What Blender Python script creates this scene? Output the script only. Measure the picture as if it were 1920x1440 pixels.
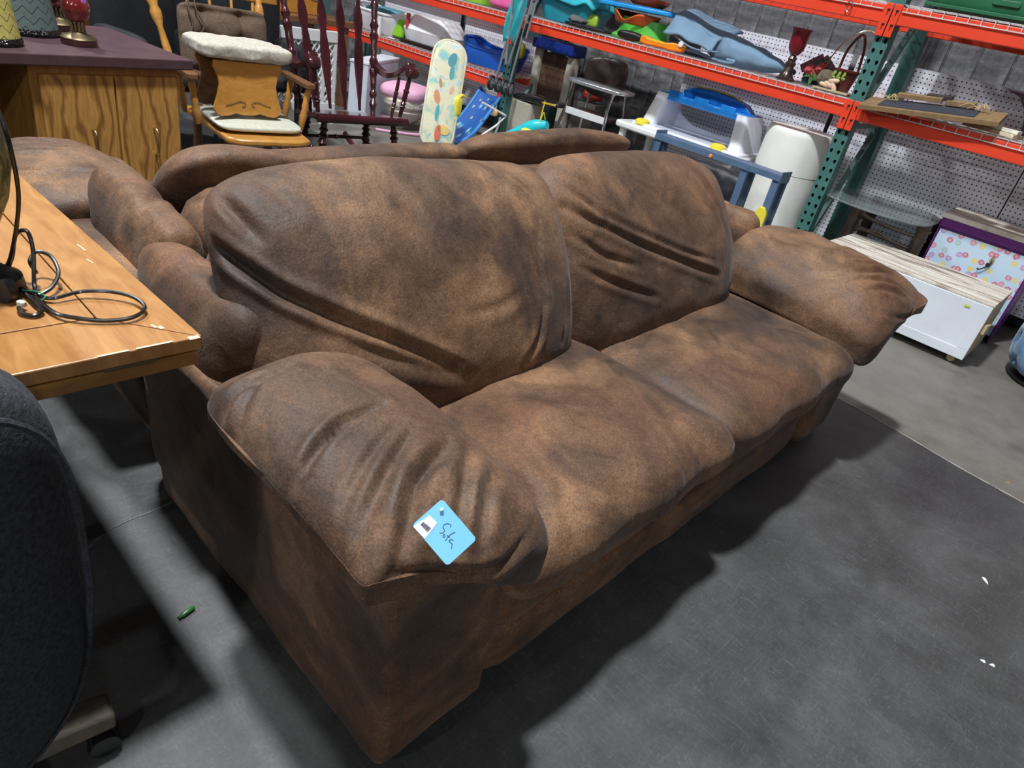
import bpy, bmesh, math, random
import numpy as np
from mathutils import Vector, Matrix, noise

for o in list(bpy.data.objects):
    bpy.data.objects.remove(o, do_unlink=True)
S = bpy.context.scene
COL = S.collection
random.seed(7)
PI = math.pi

# ------------------------------------------------------------------ camera
cam_d = bpy.data.cameras.new('camera')
cam = bpy.data.objects.new('camera', cam_d)
COL.objects.link(cam)
cam.matrix_world = Matrix((
    (0.70170861, -0.47376028, 0.53212425, 0.0),
    (0.68717918, 0.25283997, -0.68107028, 0.0),
    (0.18812176, 0.84357759, 0.50297819, 1.30),
    (0, 0, 0, 1)))
cam_d.sensor_fit = 'HORIZONTAL'
cam_d.sensor_width = 36.0
cam_d.lens = 1270.0 / 1920.0 * 36.0
cam_d.clip_start = 0.02
S.camera = cam

# ------------------------------------------------------------------ world, lamps, exposure
W = bpy.data.worlds.new('world')
S.world = W
W.use_nodes = True
W.node_tree.nodes['Background'].inputs[0].default_value = (0.80, 0.88, 1.0, 1)
W.node_tree.nodes['Background'].inputs[1].default_value = 0.020
S.view_settings.view_transform = 'Standard'
S.view_settings.look = 'None'
S.view_settings.gamma = 1
S.view_settings.use_curve_mapping = False
S.view_settings.exposure = 0.0


def highbay(x, y, z, power, size=0.45, col=(0.93, 0.965, 1.0)):
    d = bpy.data.lights.new('highbay_lamp', 'AREA')
    d.shape = 'DISK'
    d.size = size
    d.energy = power
    d.color = col
    o = bpy.data.objects.new('highbay_lamp', d)
    o.location = (x, y, z)
    COL.objects.link(o)


# rows of warehouse high-bay lamps hung from the roof
highbay(-1.55, 0.50, 6.6, 570)
highbay(-6.6, 0.50, 6.6, 330)
highbay(-1.55, -4.6, 6.6, 60)
highbay(-6.6, -4.6, 6.6, 120)
highbay(3.5, -4.6, 6.6, 60)
highbay(-1.55, -11.0, 6.6, 430)
highbay(6.0, -9.0, 6.6, 400)
highbay(10.0, -2.0, 6.6, 210)

# ------------------------------------------------------------------ helpers


class MB:
    def __init__(s):
        s.v = []
        s.f = []

    def add(s, vs, fs, m=None):
        b = len(s.v)
        if m is not None:
            vs = [tuple(m @ Vector(p)) for p in vs]
        s.v += [tuple(p) for p in vs]
        s.f += [tuple(b + i for i in f) for f in fs]
        return s

    def box(s, x0, x1, y0, y1, z0, z1, m=None):
        vs = [(x, y, z) for x in (x0, x1) for y in (y0, y1) for z in (z0, z1)]
        return s.add(vs, [(0, 1, 3, 2), (4, 6, 7, 5), (0, 4, 5, 1), (2, 3, 7, 6), (0, 2, 6, 4), (1, 5, 7, 3)], m)

    def cbox(s, c, d, rz=0.0, m=None):
        mm = Matrix.Translation(c) @ Matrix.Rotation(rz, 4, 'Z')
        if m is not None:
            mm = m @ mm
        a, b, e = d[0] / 2, d[1] / 2, d[2] / 2
        return s.box(-a, a, -b, b, -e, e, mm)

    def bar(s, p0, p1, w, h, up=(0, 0, 1)):
        p0, p1 = Vector(p0), Vector(p1)
        d = (p1 - p0)
        L = d.length
        z = d.normalized()
        u = Vector(up)
        if abs(u.dot(z)) > .98:
            u = Vector((1, 0, 0))
        x = u.cross(z).normalized()
        y = z.cross(x)
        m = Matrix(((x.x, y.x, z.x, p0.x), (x.y, y.y, z.y, p0.y), (x.z, y.z, z.z, p0.z), (0, 0, 0, 1)))
        return s.box(-w / 2, w / 2, -h / 2, h / 2, 0, L, m)

    def tube(s, pts, r, n=8, closed=False, caps=True):
        pts = [Vector(p) for p in pts]
        N = len(pts)
        rs = r if isinstance(r, (list, tuple)) else [r] * N
        vs = []
        fs = []
        prev = None
        for i, p in enumerate(pts):
            if closed:
                t = pts[(i + 1) % N] - pts[i - 1]
            else:
                t = pts[min(i + 1, N - 1)] - pts[max(i - 1, 0)]
            t = t.normalized() if t.length > 1e-9 else Vector((0, 0, 1))
            if prev is None:
                a = Vector((0, 0, 1)) if abs(t.z) < .9 else Vector((1, 0, 0))
                x = a.cross(t).normalized()
            else:
                x = (prev - t * prev.dot(t)).normalized()
            prev = x
            y = t.cross(x)
            for k in range(n):
                an = 2 * PI * k / n
                vs.append(p + (x * math.cos(an) + y * math.sin(an)) * rs[i])
        M_ = N if closed else N - 1
        for i in range(M_):
            j = (i + 1) % N
            for k in range(n):
                l = (k + 1) % n
                fs.append((i * n + k, i * n + l, j * n + l, j * n + k))
        if caps and not closed:
            fs.append(tuple(range(n - 1, -1, -1)))
            fs.append(tuple((N - 1) * n + k for k in range(n)))
        return s.add(vs, fs)

    def lathe(s, prof, m=None, n=24, sx=1.0, sy=1.0):
        vs = []
        fs = []
        for r, z in prof:
            for k in range(n):
                an = 2 * PI * k / n
                vs.append((r * sx * math.cos(an), r * sy * math.sin(an), z))
        for i in range(len(prof) - 1):
            for k in range(n):
                l = (k + 1) % n
                fs.append((i * n + k, i * n + l, (i + 1) * n + l, (i + 1) * n + k))
        fs.append(tuple(range(n - 1, -1, -1)))
        b = (len(prof) - 1) * n
        fs.append(tuple(b + k for k in range(n)))
        return s.add(vs, fs, m)

    def prism(s, poly, t, m=None):
        n = len(poly)
        vs = [(a, b, -t / 2) for a, b in poly] + [(a, b, t / 2) for a, b in poly]
        fs = [tuple(range(n - 1, -1, -1)), tuple(range(n, 2 * n))]
        fs += [(i, (i + 1) % n, n + (i + 1) % n, n + i) for i in range(n)]
        return s.add(vs, fs, m)

    def grid(s, fn, nu, nv):
        vs = [fn(i / nu, j / nv) for i in range(nu + 1) for j in range(nv + 1)]
        w = nv + 1
        fs = [(i * w + j, (i + 1) * w + j, (i + 1) * w + j + 1, i * w + j + 1) for i in range(nu) for j in range(nv)]
        return s.add(vs, fs)

    def build(s, name, mat, parent=None, bevel=0.0, smooth=35, solid=0.0, sub=0, seg=2):
        me = bpy.data.meshes.new(name)
        me.from_pydata(s.v, [], s.f)
        bm = bmesh.new()
        bm.from_mesh(me)
        bmesh.ops.recalc_face_normals(bm, faces=bm.faces)
        bm.to_mesh(me)
        bm.free()
        if smooth:
            me.shade_smooth()
            me.set_sharp_from_angle(angle=math.radians(smooth))
        me.materials.append(mat)
        o = bpy.data.objects.new(name, me)
        COL.objects.link(o)
        if parent:
            o.parent = parent
        if solid:
            md = o.modifiers.new('solid', 'SOLIDIFY')
            md.thickness = solid
            md.offset = 0
        if bevel:
            md = o.modifiers.new('bevel', 'BEVEL')
            md.width = bevel
            md.segments = seg
            md.limit_method = 'ANGLE'
            md.angle_limit = math.radians(40)
        if sub:
            md = o.modifiers.new('sub', 'SUBSURF')
            md.levels = md.render_levels = sub
        return o


def tag(o, label, cat, group=None):
    o['label'] = label
    o['category'] = cat
    if group:
        o['group'] = group
    return o


def thing(name, label, cat, loc=(0, 0, 0), rz=0.0, group=None):
    o = bpy.data.objects.new(name, None)
    o.empty_display_size = 0.1
    COL.objects.link(o)
    o.location = loc
    o.rotation_euler = (0, 0, rz)
    return tag(o, label, cat, group)


def dup(o, parent=None):
    c = o.copy()
    COL.objects.link(c)
    if parent:
        c.parent = parent
    for ch in [x for x in o.children]:
        dup(ch, c)
    return c


def MT(x, y, z, rx=0, ry=0, rz=0):
    return Matrix.Translation((x, y, z)) @ Matrix.Rotation(rz, 4, 'Z') @ Matrix.Rotation(ry, 4, 'Y') @ Matrix.Rotation(rx, 4, 'X')


def bez(pts, n=8):
    """Catmull-Rom through the points."""
    P = [Vector(p) for p in pts]
    P = [P[0] * 2 - P[1]] + P + [P[-1] * 2 - P[-2]]
    out = []
    for i in range(1, len(P) - 2):
        for k in range(n):
            t = k / n
            a, b, c, d = P[i - 1], P[i], P[i + 1], P[i + 2]
            out.append(0.5 * ((2 * b) + (c - a) * t + (2 * a - 5 * b + 4 * c - d) * t * t + (3 * b - a - 3 * c + d) * t ** 3))
    out.append(P[-2])
    return out


def rrect(w, h, r, n=5):
    out = []
    for cx, cy, a0 in ((w / 2 - r, h / 2 - r, 0), (-w / 2 + r, h / 2 - r, 90), (-w / 2 + r, -h / 2 + r, 180), (w / 2 - r, -h / 2 + r, 270)):
        for k in range(n + 1):
            a = math.radians(a0 + 90 * k / n)
            out.append((cx + r * math.cos(a), cy + r * math.sin(a)))
    return out


# soft upholstered solid -------------------------------------------------
def soft(half, n1=5.0, n2=2.6, axis=2, res=40, deform=None, creases=(), fold=0.0, fscale=6.0, seed=0.0):
    """Puffy box: half = half extents, axis = the thin (domed) axis.
    creases: (plane axes, polyline, depth, width, facing axis, sign)."""
    idx = {}
    V = []
    F = []

    def vid(p):
        k = (round(p[0], 5), round(p[1], 5), round(p[2], 5))
        if k not in idx:
            idx[k] = len(V)
            V.append(k)
        return idx[k]
    g = [math.tan((2 * i / res - 1) * PI / 4 * 0.96) / math.tan(PI / 4 * 0.96) for i in range(res + 1)]
    for ax in range(3):
        b, c = (ax + 1) % 3, (ax + 2) % 3
        for sgn in (-1, 1):
            for i in range(res):
                for j in range(res):
                    q = []
                    for (ii, jj) in ((i, j), (i + 1, j), (i + 1, j + 1), (i, j + 1)):
                        p = [0, 0, 0]
                        p[ax] = sgn
                        p[b] = g[ii]
                        p[c] = g[jj]
                        q.append(vid(p))
                    F.append(tuple(q) if sgn > 0 else tuple(reversed(q)))
    P = np.array(V, float)
    o1, o2 = (axis + 1) % 3, (axis + 2) % 3
    A = np.abs(P)
    ro = (A[:, o1] ** n1 + A[:, o2] ** n1) ** (1 / n1)
    r = (ro ** n2 + A[:, axis] ** n2) ** (1 / n2)
    U = P / r[:, None]
    Q = U * np.array(half)[None, :]
    if deform:
        Q = deform(Q, U)
    Fa = np.array(F)

    def normals(Q):
        n = np.cross(Q[Fa[:, 2]] - Q[Fa[:, 0]], Q[Fa[:, 3]] - Q[Fa[:, 1]])
        vn = np.zeros_like(Q)
        for k in range(4):
            np.add.at(vn, Fa[:, k], n)
        return vn / (np.linalg.norm(vn, axis=1)[:, None] + 1e-12)
    N = normals(Q)
    D = np.zeros(len(Q))
    if fold:
        for i in range(len(Q)):
            p = Vector(Q[i]) * fscale
            D[i] += fold * noise.noise(p + Vector((seed, seed * 1.7, 3.1)))
            D[i] += fold * 0.45 * noise.noise(p * 2.3 + Vector((seed, 5.0, 9.0)))
    for (pl, line, dep, wid, fa, sg) in creases:
        L = np.array(line, float)
        X = Q[:, pl]
        best = np.full(len(Q), 9.0)
        tt = np.zeros(len(Q))
        nseg = len(L) - 1
        for k in range(nseg):
            a, b = L[k], L[k + 1]
            ab = b - a
            t = np.clip(((X - a) @ ab) / (ab @ ab), 0, 1)
            d = np.linalg.norm(X - (a + t[:, None] * ab), axis=1)
            m = d < best
            best[m] = d[m]
            tt[m] = (k + t[m]) / nseg
        mask = np.clip(N[:, fa] * sg * 2.2, 0, 1)
        tap = np.sqrt(np.clip(np.sin(np.clip(tt, .03, .97) * PI), 0, 1))
        wid = wid * .82
        prof = -np.exp(-(best / wid) ** 2) + 0.40 * np.exp(-((best - 2.0 * wid) / (1.1 * wid)) ** 2)
        D += .80 * dep * prof * mask * tap
    Q = Q + N * D[:, None]
    mb = MB()
    mb.v = [tuple(q) for q in Q]
    mb.f = F
    return mb


# ------------------------------------------------------------------ materials
MATS = {}


def nt(name):
    m = bpy.data.materials.new(name)
    m.use_nodes = True
    t = m.node_tree
    return m, t, t.nodes['Principled BSDF']


def ramp(t, stops, fac):
    r = t.nodes.new('ShaderNodeValToRGB')
    e = r.color_ramp.elements
    while len(e) < len(stops):
        e.new(0.5)
    for k, (p, c) in enumerate(stops):
        e[k].position = p
        e[k].color = (c[0], c[1], c[2], 1)
    t.links.new(fac, r.inputs[0])
    return r


def tex(t, scale, detail=4, rough=.55, stretch=None, coord='Object', dist=0.0, vec=None):
    n = t.nodes.new('ShaderNodeTexNoise')
    n.inputs['Scale'].default_value = scale
    n.inputs['Detail'].default_value = detail
    n.inputs['Roughness'].default_value = rough
    n.inputs['Distortion'].default_value = dist
    if vec is None:
        c = t.nodes.new('ShaderNodeTexCoord')
        vec = c.outputs[coord]
    if stretch:
        mp = t.nodes.new('ShaderNodeMapping')
        mp.inputs['Scale'].default_value = stretch
        t.links.new(vec, mp.inputs[0])
        vec = mp.outputs[0]
    t.links.new(vec, n.inputs['Vector'])
    return n


def mix(t, a, b, fac, mode='MIX'):
    n = t.nodes.new('ShaderNodeMix')
    n.data_type = 'RGBA'
    n.blend_type = mode
    for sock, val in ((n.inputs[6], a), (n.inputs[7], b)):
        if isinstance(val, (tuple, list)):
            sock.default_value = (val[0], val[1], val[2], 1)
        else:
            t.links.new(val, sock)
    if isinstance(fac, (int, float)):
        n.inputs[0].default_value = fac
    else:
        t.links.new(fac, n.inputs[0])
    return n.outputs[2]


def math_(t, op, a, b=None, c=None):
    n = t.nodes.new('ShaderNodeMath')
    n.operation = op
    for k, val in enumerate((a, b, c)):
        if val is None:
            continue
        if isinstance(val, (int, float)):
            n.inputs[k].default_value = val
        else:
            t.links.new(val, n.inputs[k])
    return n.outputs[0]


def bump(t, bs, h, strength, dist=0.01):
    b = t.nodes.new('ShaderNodeBump')
    b.inputs['Strength'].default_value = strength
    b.inputs['Distance'].default_value = dist
    t.links.new(h, b.inputs['Height'])
    t.links.new(b.outputs[0], bs.inputs['Normal'])
    return b


def mat(name, col, rough=.5, metal=0.0, var=.12, scale=9.0, bmp=0.0, bscale=60, coat=0.0, sheen=0.0, trans=0.0, emit=None):
    if name in MATS:
        return MATS[name]
    m, t, b = nt(name)
    n = tex(t, scale, 5)
    lo = tuple(c * (1 - var) for c in col)
    hi = tuple(min(1, c * (1 + var)) for c in col)
    r = ramp(t, [(.3, lo), (.7, hi)], n.outputs[0])
    t.links.new(r.outputs[0], b.inputs['Base Color'])
    b.inputs['Roughness'].default_value = rough
    b.inputs['Metallic'].default_value = metal
    b.inputs['Coat Weight'].default_value = coat
    b.inputs['Coat Roughness'].default_value = 0.15
    b.inputs['Sheen Weight'].default_value = sheen
    b.inputs['Transmission Weight'].default_value = trans
    if bmp:
        n2 = tex(t, bscale, 3)
        bump(t, b, n2.outputs[0], bmp, .004)
    MATS[name] = m
    return m


def wood(name, c1, c2, stretch=(2, 2, 14), scale=5, rough=.4, coat=.15, dist=1.2, bmp=.12):
    if name in MATS:
        return MATS[name]
    m, t, b = nt(name)
    n = tex(t, scale, 6, .6, stretch, dist=dist)
    n2 = tex(t, 1.8, 3)
    r = ramp(t, [(.30, c1), (.52, tuple((x + y) / 2 for x, y in zip(c1, c2))), (.72, c2)], n.outputs[0])
    c = mix(t, r.outputs[0], tuple(x * .75 for x in c1), math_(t, 'MULTIPLY', n2.outputs[0], .35))
    t.links.new(c, b.inputs['Base Color'])
    b.inputs['Roughness'].default_value = rough
    b.inputs['Coat Weight'].default_value = coat
    b.inputs['Coat Roughness'].default_value = .2
    bump(t, b, n.outputs[0], bmp, .003)
    MATS[name] = m
    return m

# --- suede of the sofas
def suede():
    m, t, b = nt('distressed_brown_suede')
    n1 = tex(t, 2.7, 4, .55, dist=1.0)
    n2 = tex(t, 260, 2, .6)
    n3 = tex(t, 8, 5, .6, stretch=(1, 1, 1.6), dist=.8)
    n4 = tex(t, 2.1, 3, .5)
    r1 = ramp(t, [(.34, (.050, .030, .021)), (.46, (.090, .049, .028)), (.54, (.140, .075, .040)), (.66, (.232, .130, .068))], n1.outputs[0])
    r4 = ramp(t, [(.45, (0, 0, 0)), (.62, (.48, .48, .48))], n4.outputs[0])
    c = mix(t, r1.outputs[0], (.155, .066, .030), r4.outputs[0])
    r3 = ramp(t, [(.34, (.60, .60, .62)), (.5, (1, 1, 1)), (.67, (1.32, 1.28, 1.22))], n3.outputs[0])
    c = mix(t, c, r3.outputs[0], .85, 'MULTIPLY')
    r2 = ramp(t, [(.36, (.5, .5, .5)), (.64, (1.45, 1.43, 1.38))], n2.outputs[0])
    c = mix(t, c, r2.outputs[0], .6, 'MULTIPLY')
    n6 = tex(t, 85, 3, .65)
    r6 = ramp(t, [(.36, (.68, .68, .68)), (.64, (1.32, 1.30, 1.27))], n6.outputs[0])
    c = mix(t, c, r6.outputs[0], .38, 'MULTIPLY')
    t.links.new(c, b.inputs['Base Color'])
    rr = t.nodes.new('ShaderNodeMapRange')
    t.links.new(n3.outputs[0], rr.inputs[0])
    rr.inputs[1].default_value = .3
    rr.inputs[2].default_value = .75
    rr.inputs[3].default_value = .52
    rr.inputs[4].default_value = .80
    t.links.new(rr.outputs[0], b.inputs['Roughness'])
    b.inputs['Specular IOR Level'].default_value = .42
    b.inputs['Sheen Weight'].default_value = .08
    b.inputs['Sheen Roughness'].default_value = .45
    n5 = tex(t, 26, 4, .6, dist=.6)
    h = math_(t, 'ADD', math_(t, 'MULTIPLY', n2.outputs[0], .25), n5.outputs[0])
    bump(t, b, h, .38, .006)
    MATS['suede'] = m
    return m


def concrete():
    m, t, b = nt('dark_polished_concrete')
    n1 = tex(t, 2.0, 8, .66, dist=.4)
    n2 = tex(t, 7, 6, .65)
    n3 = tex(t, 90, 3, .6)
    r = ramp(t, [(.32, (.043, .043, .043)), (.5, (.062, .063, .062)), (.68, (.094, .095, .094))], n1.outputs[0])
    r2 = ramp(t, [(.32, (.76, .755, .75)), (.68, (1.24, 1.235, 1.22))], n2.outputs[0])
    c = mix(t, r.outputs[0], r2.outputs[0], .8, 'MULTIPLY')
    r3 = ramp(t, [(.35, (.8, .8, .8)), (.75, (1.3, 1.3, 1.3))], n3.outputs[0])
    c = mix(t, c, r3.outputs[0], .5, 'MULTIPLY')
    # the slab beyond the pour joint is a paler, warmer concrete
    tc = t.nodes.new('ShaderNodeTexCoord')
    sp = t.nodes.new('ShaderNodeSeparateXYZ')
    t.links.new(tc.outputs['Object'], sp.inputs[0])
    lim = math_(t, 'SUBTRACT', 2.975, math_(t, 'MULTIPLY', math_(t, 'MAXIMUM', sp.outputs[0], -.75), .13))
    far = math_(t, 'GREATER_THAN', sp.outputs[1], lim)
    pale = mix(t, mix(t, (.185, .172, .150), r2.outputs[0], .7, 'MULTIPLY'), r3.outputs[0], .4, 'MULTIPLY')
    c = mix(t, c, pale, far)
    # fine scuffs: thin bands of a stretched, distorted noise
    for st, sc in (((1, 7, 1), 4.0), ((6, 1, 1), 5.0)):
        s = tex(t, sc, 3, .5, st, dist=2.5)
        k = math_(t, 'SUBTRACT', .012, math_(t, 'ABSOLUTE', math_(t, 'SUBTRACT', s.outputs[0], .56)))
        k = math_(t, 'MULTIPLY', math_(t, 'MAXIMUM', k, 0), 26)
        c = mix(t, c, (.17, .175, .18), k)
    st_ = tex(t, 2.3, 4, .6, dist=.3)
    k = t.nodes.new('ShaderNodeMapRange')
    t.links.new(st_.outputs[0], k.inputs[0])
    k.inputs[1].default_value = .60
    k.inputs[2].default_value = .78
    c = mix(t, c, (.045, .034, .028), math_(t, 'MULTIPLY', k.outputs[0], .7))
    t.links.new(c, b.inputs['Base Color'])
    rr = t.nodes.new('ShaderNodeMapRange')
    t.links.new(n2.outputs[0], rr.inputs[0])
    rr.inputs[3].default_value = .36
    rr.inputs[4].default_value = .60
    t.links.new(rr.outputs[0], b.inputs['Roughness'])
    bump(t, b, n2.outputs[0], .08, .01)
    return m


def pegmat():
    m, t, b = nt('pegboard_face')
    tc = t.nodes.new('ShaderNodeTexCoord')
    sp = t.nodes.new('ShaderNodeSeparateXYZ')
    t.links.new(tc.outputs['Object'], sp.inputs[0])
    d = []
    for ax in (0, 2):
        f = math_(t, 'FRACT', math_(t, 'DIVIDE', sp.outputs[ax], .0275))
        d.append(math_(t, 'POWER', math_(t, 'SUBTRACT', f, .5), 2))
    hole = math_(t, 'LESS_THAN', math_(t, 'ADD', d[0], d[1]), .026)
    n = tex(t, 3, 5)
    r = ramp(t, [(.3, (.76, .775, .86)), (.7, (.87, .88, .95))], n.outputs[0])
    c = mix(t, r.outputs[0], (.012, .012, .016), hole)
    t.links.new(c, b.inputs['Base Color'])
    b.inputs['Roughness'].default_value = .45
    return m


SUEDE = suede()
GREEN = mat('rack_green_paint', (.055, .165, .150), .45, .0, .18, 14)
RED = mat('rack_orange_red_paint', (.80, .060, .022), .38, 0, .06, 5)
WIRE = mat('zinc_wire', (.72, .72, .72), .4, .3, .1)
BLACK = mat('black_plastic', (.012, .012, .013), .4)
DARKHOLE = mat('dark_slot', (.010, .010, .010), .8)
CHROME = mat('chrome', (.75, .76, .78), .15, 1.0, .05)

# ------------------------------------------------------------------ structure
fl = MB().box(-12, 5, -7, 6.2, -.10, 0).build('floor', concrete(), smooth=0)
fl['kind'] = 'structure'
# chalky joint line running over the floor and a crack
jl = MB()
pts = [(-.70, 3.068), (-.489, 3.040), (-.257, 3.012), (-.022, 2.972), (.21, 2.950), (.6, 2.898)]
pp = bez([(x, y, 0.0008) for x, y in pts], 6)
for i in range(len(pp) - 1):
    jl.bar(pp[i], pp[i + 1], .003 + .005 * random.random(), .0012)
jl.build('joint_line', mat('pale_joint_filler', (.46, .44, .40), .8), fl, smooth=0)
ck = MB()
pp = bez([(-1.35, .30, .0008), (-1.385, .368, .0008), (-1.395, .48, .0008), (-1.41, .55, .0008)], 6)
for i in range(len(pp) - 1):
    ck.bar(pp[i], pp[i + 1], .0015 + .004 * random.random(), .0012)
ck.build('crack', mat('chipped_concrete', (.13, .135, .14), .9), fl, smooth=0)

wb = MB().box(-12, 5, 5.42, 5.55, 0, 7.0).build('wall_back', mat('wall_backing', (.06, .06, .065), .8), smooth=0)
wb['kind'] = 'structure'
FOIL = None


def foil():
    m, t, b = nt('weathered_grey_wall_panel')
    n1 = tex(t, 4, 6, .65, (1, 1, 1))
    n2 = tex(t, 3, 5, .65, (.8, 1, 5), dist=.6)
    r = ramp(t, [(.32, (.10, .10, .11)), (.5, (.21, .21, .22)), (.70, (.40, .40, .41))], n1.outputs[0])
    r2 = ramp(t, [(.36, (.55, .55, .55)), (.62, (1.3, 1.3, 1.3))], n2.outputs[0])
    c = mix(t, r.outputs[0], r2.outputs[0], .8, 'MULTIPLY')
    t.links.new(c, b.inputs['Base Color'])
    b.inputs['Roughness'].default_value = .5
    b.inputs['Metallic'].default_value = .25
    v = t.nodes.new('ShaderNodeTexVoronoi')
    v.inputs['Scale'].default_value = 9
    bump(t, b, math_(t, 'ADD', n1.outputs[0], math_(t, 'MULTIPLY', v.outputs[0], .3)), .5, .03)
    return m


FOIL = foil()
pm = MB().box(-.094, .094, -.010, .010, 0, 1.02).box(-.094, -.086, -.018, .010, 0, 1.02)
first = None
for row in range(3):
    for k in range(56):
        x = -8.5 + k * .1905
        if row == 2 and k % 1:
            continue
        if first is None:
            first = pm.build('panel', FOIL, wb, bevel=.003, smooth=0, seg=1)
            o = first
        else:
            o = first.copy()
            COL.objects.link(o)
        o.location = (x, 5.409 - .006 * (k % 2) + .004 * row, .01 + row * 1.03)

# ------------------------------------------------------------------ pallet rack
YF = 4.45
POSTX = [1.32, -1.464, -4.25, -7.03]
rack = thing('pallet_rack', 'green and orange-red pallet rack with wire mesh shelves along the wall', 'shelving rack', (-1.464, YF, 0))
RL = Vector((-1.464, YF, 0))


def rk(mb, name, m, parent=None, **kw):
    """mesh given in world coordinates, stored relative to the rack root"""
    off = RL
    mb.v = [(v[0] - off.x, v[1] - off.y, v[2] - off.z) for v in mb.v]
    return mb.build(name, m, parent or rack, **kw)


def post_mesh(h):
    mb = MB()
    w, dp, pit = .041, .075, .055
    n = int(h / pit)
    hole = [(0, .013), (.0075, .010), (.0095, .003), (.0060, -.006), (0, -.014), (-.0060, -.006), (-.0095, .003), (-.0075, .010)]
    for k in range(n):
        z = k * pit
        for sx in (-1, 1):
            cx = sx * w / 2
            out = [(0, pit / 2), (w / 2, pit / 2), (w / 2, 0), (w / 2, -pit / 2), (0, -pit / 2), (-w / 2, -pit / 2), (-w / 2, 0), (-w / 2, pit / 2)]
            vs = [(cx + a, 0, z + pit / 2 + b) for a, b in out] + [(cx + a + .002 * sx, 0, z + pit / 2 + b) for a, b in hole]
            vs += [(cx + a + .002 * sx, .004, z + pit / 2 + b) for a, b in hole]
            fs = [(i, (i + 1) % 8, 8 + (i + 1) % 8, 8 + i) for i in range(8)]
            fs += [(8 + i, 8 + (i + 1) % 8, 16 + (i + 1) % 8, 16 + i) for i in range(8)]
            mb.add(vs, fs)
    H = n * pit
    mb.box(-w, -w + .003, .0001, dp, 0, H).box(w - .003, w, .0001, dp, 0, H).box(-w + .003, w - .003, dp - .003, dp, 0, H)  # back plate added to the open channel to keep the holes dark
    return mb


pm0 = post_mesh(2.5)
p0 = pm0.build('front_post', GREEN, rack, smooth=0)
p0.location = (0, 0, 0)
fp = MB().box(-.06, .06, -.03, .10, 0, .008)
foot0 = fp.build('foot_plate', GREEN, rack, smooth=0)
foot0.location = (0, 0, 0)
for px in POSTX:
    for yy, nm in ((0, 'front_post'), (.60, 'rear_post')):
        if px == -1.464 and yy == 0:
            continue
        o = p0.copy()
        o.name = nm
        COL.objects.link(o)
        o.location = (px - RL.x, yy, 0)
        if yy:
            o.location.y = .675
            o.rotation_euler = (0, 0, PI)
        f = foot0.copy()
        COL.objects.link(f)
        f.location = (px - RL.x, yy - .01, 0)
    br = MB()
    for (za, zb) in ((.15, .15), (.15, .95), (.95, .95), (.95, 1.75), (1.75, 1.75)):
        rk(MB().bar((px, YF + .07, za), (px, YF + .61, zb), .03, .03), 'brace', mat('brace_green', (.13, .23, .22), .4, .3), smooth=0)


def deck(xa, xb, z):
    mb = MB()
    r = .0019
    x = xa + .03
    lip = .034
    while x < xb - .02:
        mb.bar((x, YF - .022, z), (x, YF + .62, z), 2 * r, 2 * r)
        mb.bar((x, YF - .022, z + r), (x, YF - .022, z - lip), 2 * r, 2 * r)
        x += .0618
    for k in range(10):
        y = YF + .0 + k * .068
        mb.bar((xa + .01, y, z - 2 * r), (xb - .01, y, z - 2 * r), 2 * r, 2 * r)
    mb.bar((xa + .01, YF - .022, z - .0), (xb - .01, YF - .022, z), 2 * r, 2 * r)
    mb.bar((xa + .01, YF - .024, z - lip), (xb - .01, YF - .024, z - lip), 2.6 * r, 2.6 * r)
    rk(mb, 'wire_deck', WIRE, smooth=0)


def shelf(xa, xb, z, back=True):
    """beam pair with end connectors, and its wire deck; z = deck level"""
    for y0, y1 in ((YF - .016, YF + .036), (YF + .60, YF + .65)):
        bm_ = rk(MB().box(xa + .041, xb - .041, y0, y1, z - .100, z - .012), 'beam', RED, bevel=.004, smooth=0)
        if y0 > YF:
            continue
        for xc, sx in ((xa, 1), (xb, -1)):
            a, b2 = sorted((xc + sx * .0025, xc + sx * .044))
            c = rk(MB().box(a, b2, YF - .024, YF - .0165, z - .163, z - .002), 'connector', RED, bm_, bevel=.003, smooth=0)
            for zz in (z - .045, z - .115):
                sl = MB()
                xm = (a + b2) / 2
                sl.bar((xm, YF - .0245, zz - .014), (xm + .003, YF - .0245, zz + .012), .0022, .008, (0, 1, 0))
                sl.cbox((xm + .0035, YF - .0245, zz + .010), (.015, .0024, .011))
                rk(sl, 'slot', DARKHOLE, bm_, smooth=0)
    deck(xa + .041, xb - .041, z)


# bays: right, middle, left
ZM, ZT = 1.089, 1.585
shelf(-1.464, 1.32, ZM)
shelf(-1.464, 1.32, ZT)
shelf(-4.25, -1.464, ZM)
shelf(-4.25, -1.464, ZT)
shelf(-7.03, -4.25, 1.072)
shelf(-7.03, -4.25, .601)
PEG = pegmat()
for (xa, xb, za, zb) in ((-1.80, -.612, .12, .94), (-.604, .62, .12, .94), (-1.79, -.30, .95, 1.315), (-.296, 1.2, .95, 1.315), (-3.02, -1.83, .12, 1.0),
                         (-2.95, -1.83, 1.005, 1.31), (-5.58, -4.35, .12, 1.04), (-6.9, -5.66, .12, 1.5)):
    p = MB().box(0, xb - xa, 0, .006, 0, zb - za).build('pegboard_panel', PEG, rack, smooth=0)
    p.location = (xa - RL.x, 5.155 - RL.y, za)
# hook clip dangling from the top beam
rk(MB().tube(bez([(-1.70, YF - .030, 1.57), (-1.715, YF - .032, 1.53), (-1.695, YF - .032, 1.505), (-1.68, YF - .032, 1.53), (-1.69, YF - .03, 1.57)], 4), .003, 6), 'hook', CHROME)

# ------------------------------------------------------------------ sofas


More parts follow.
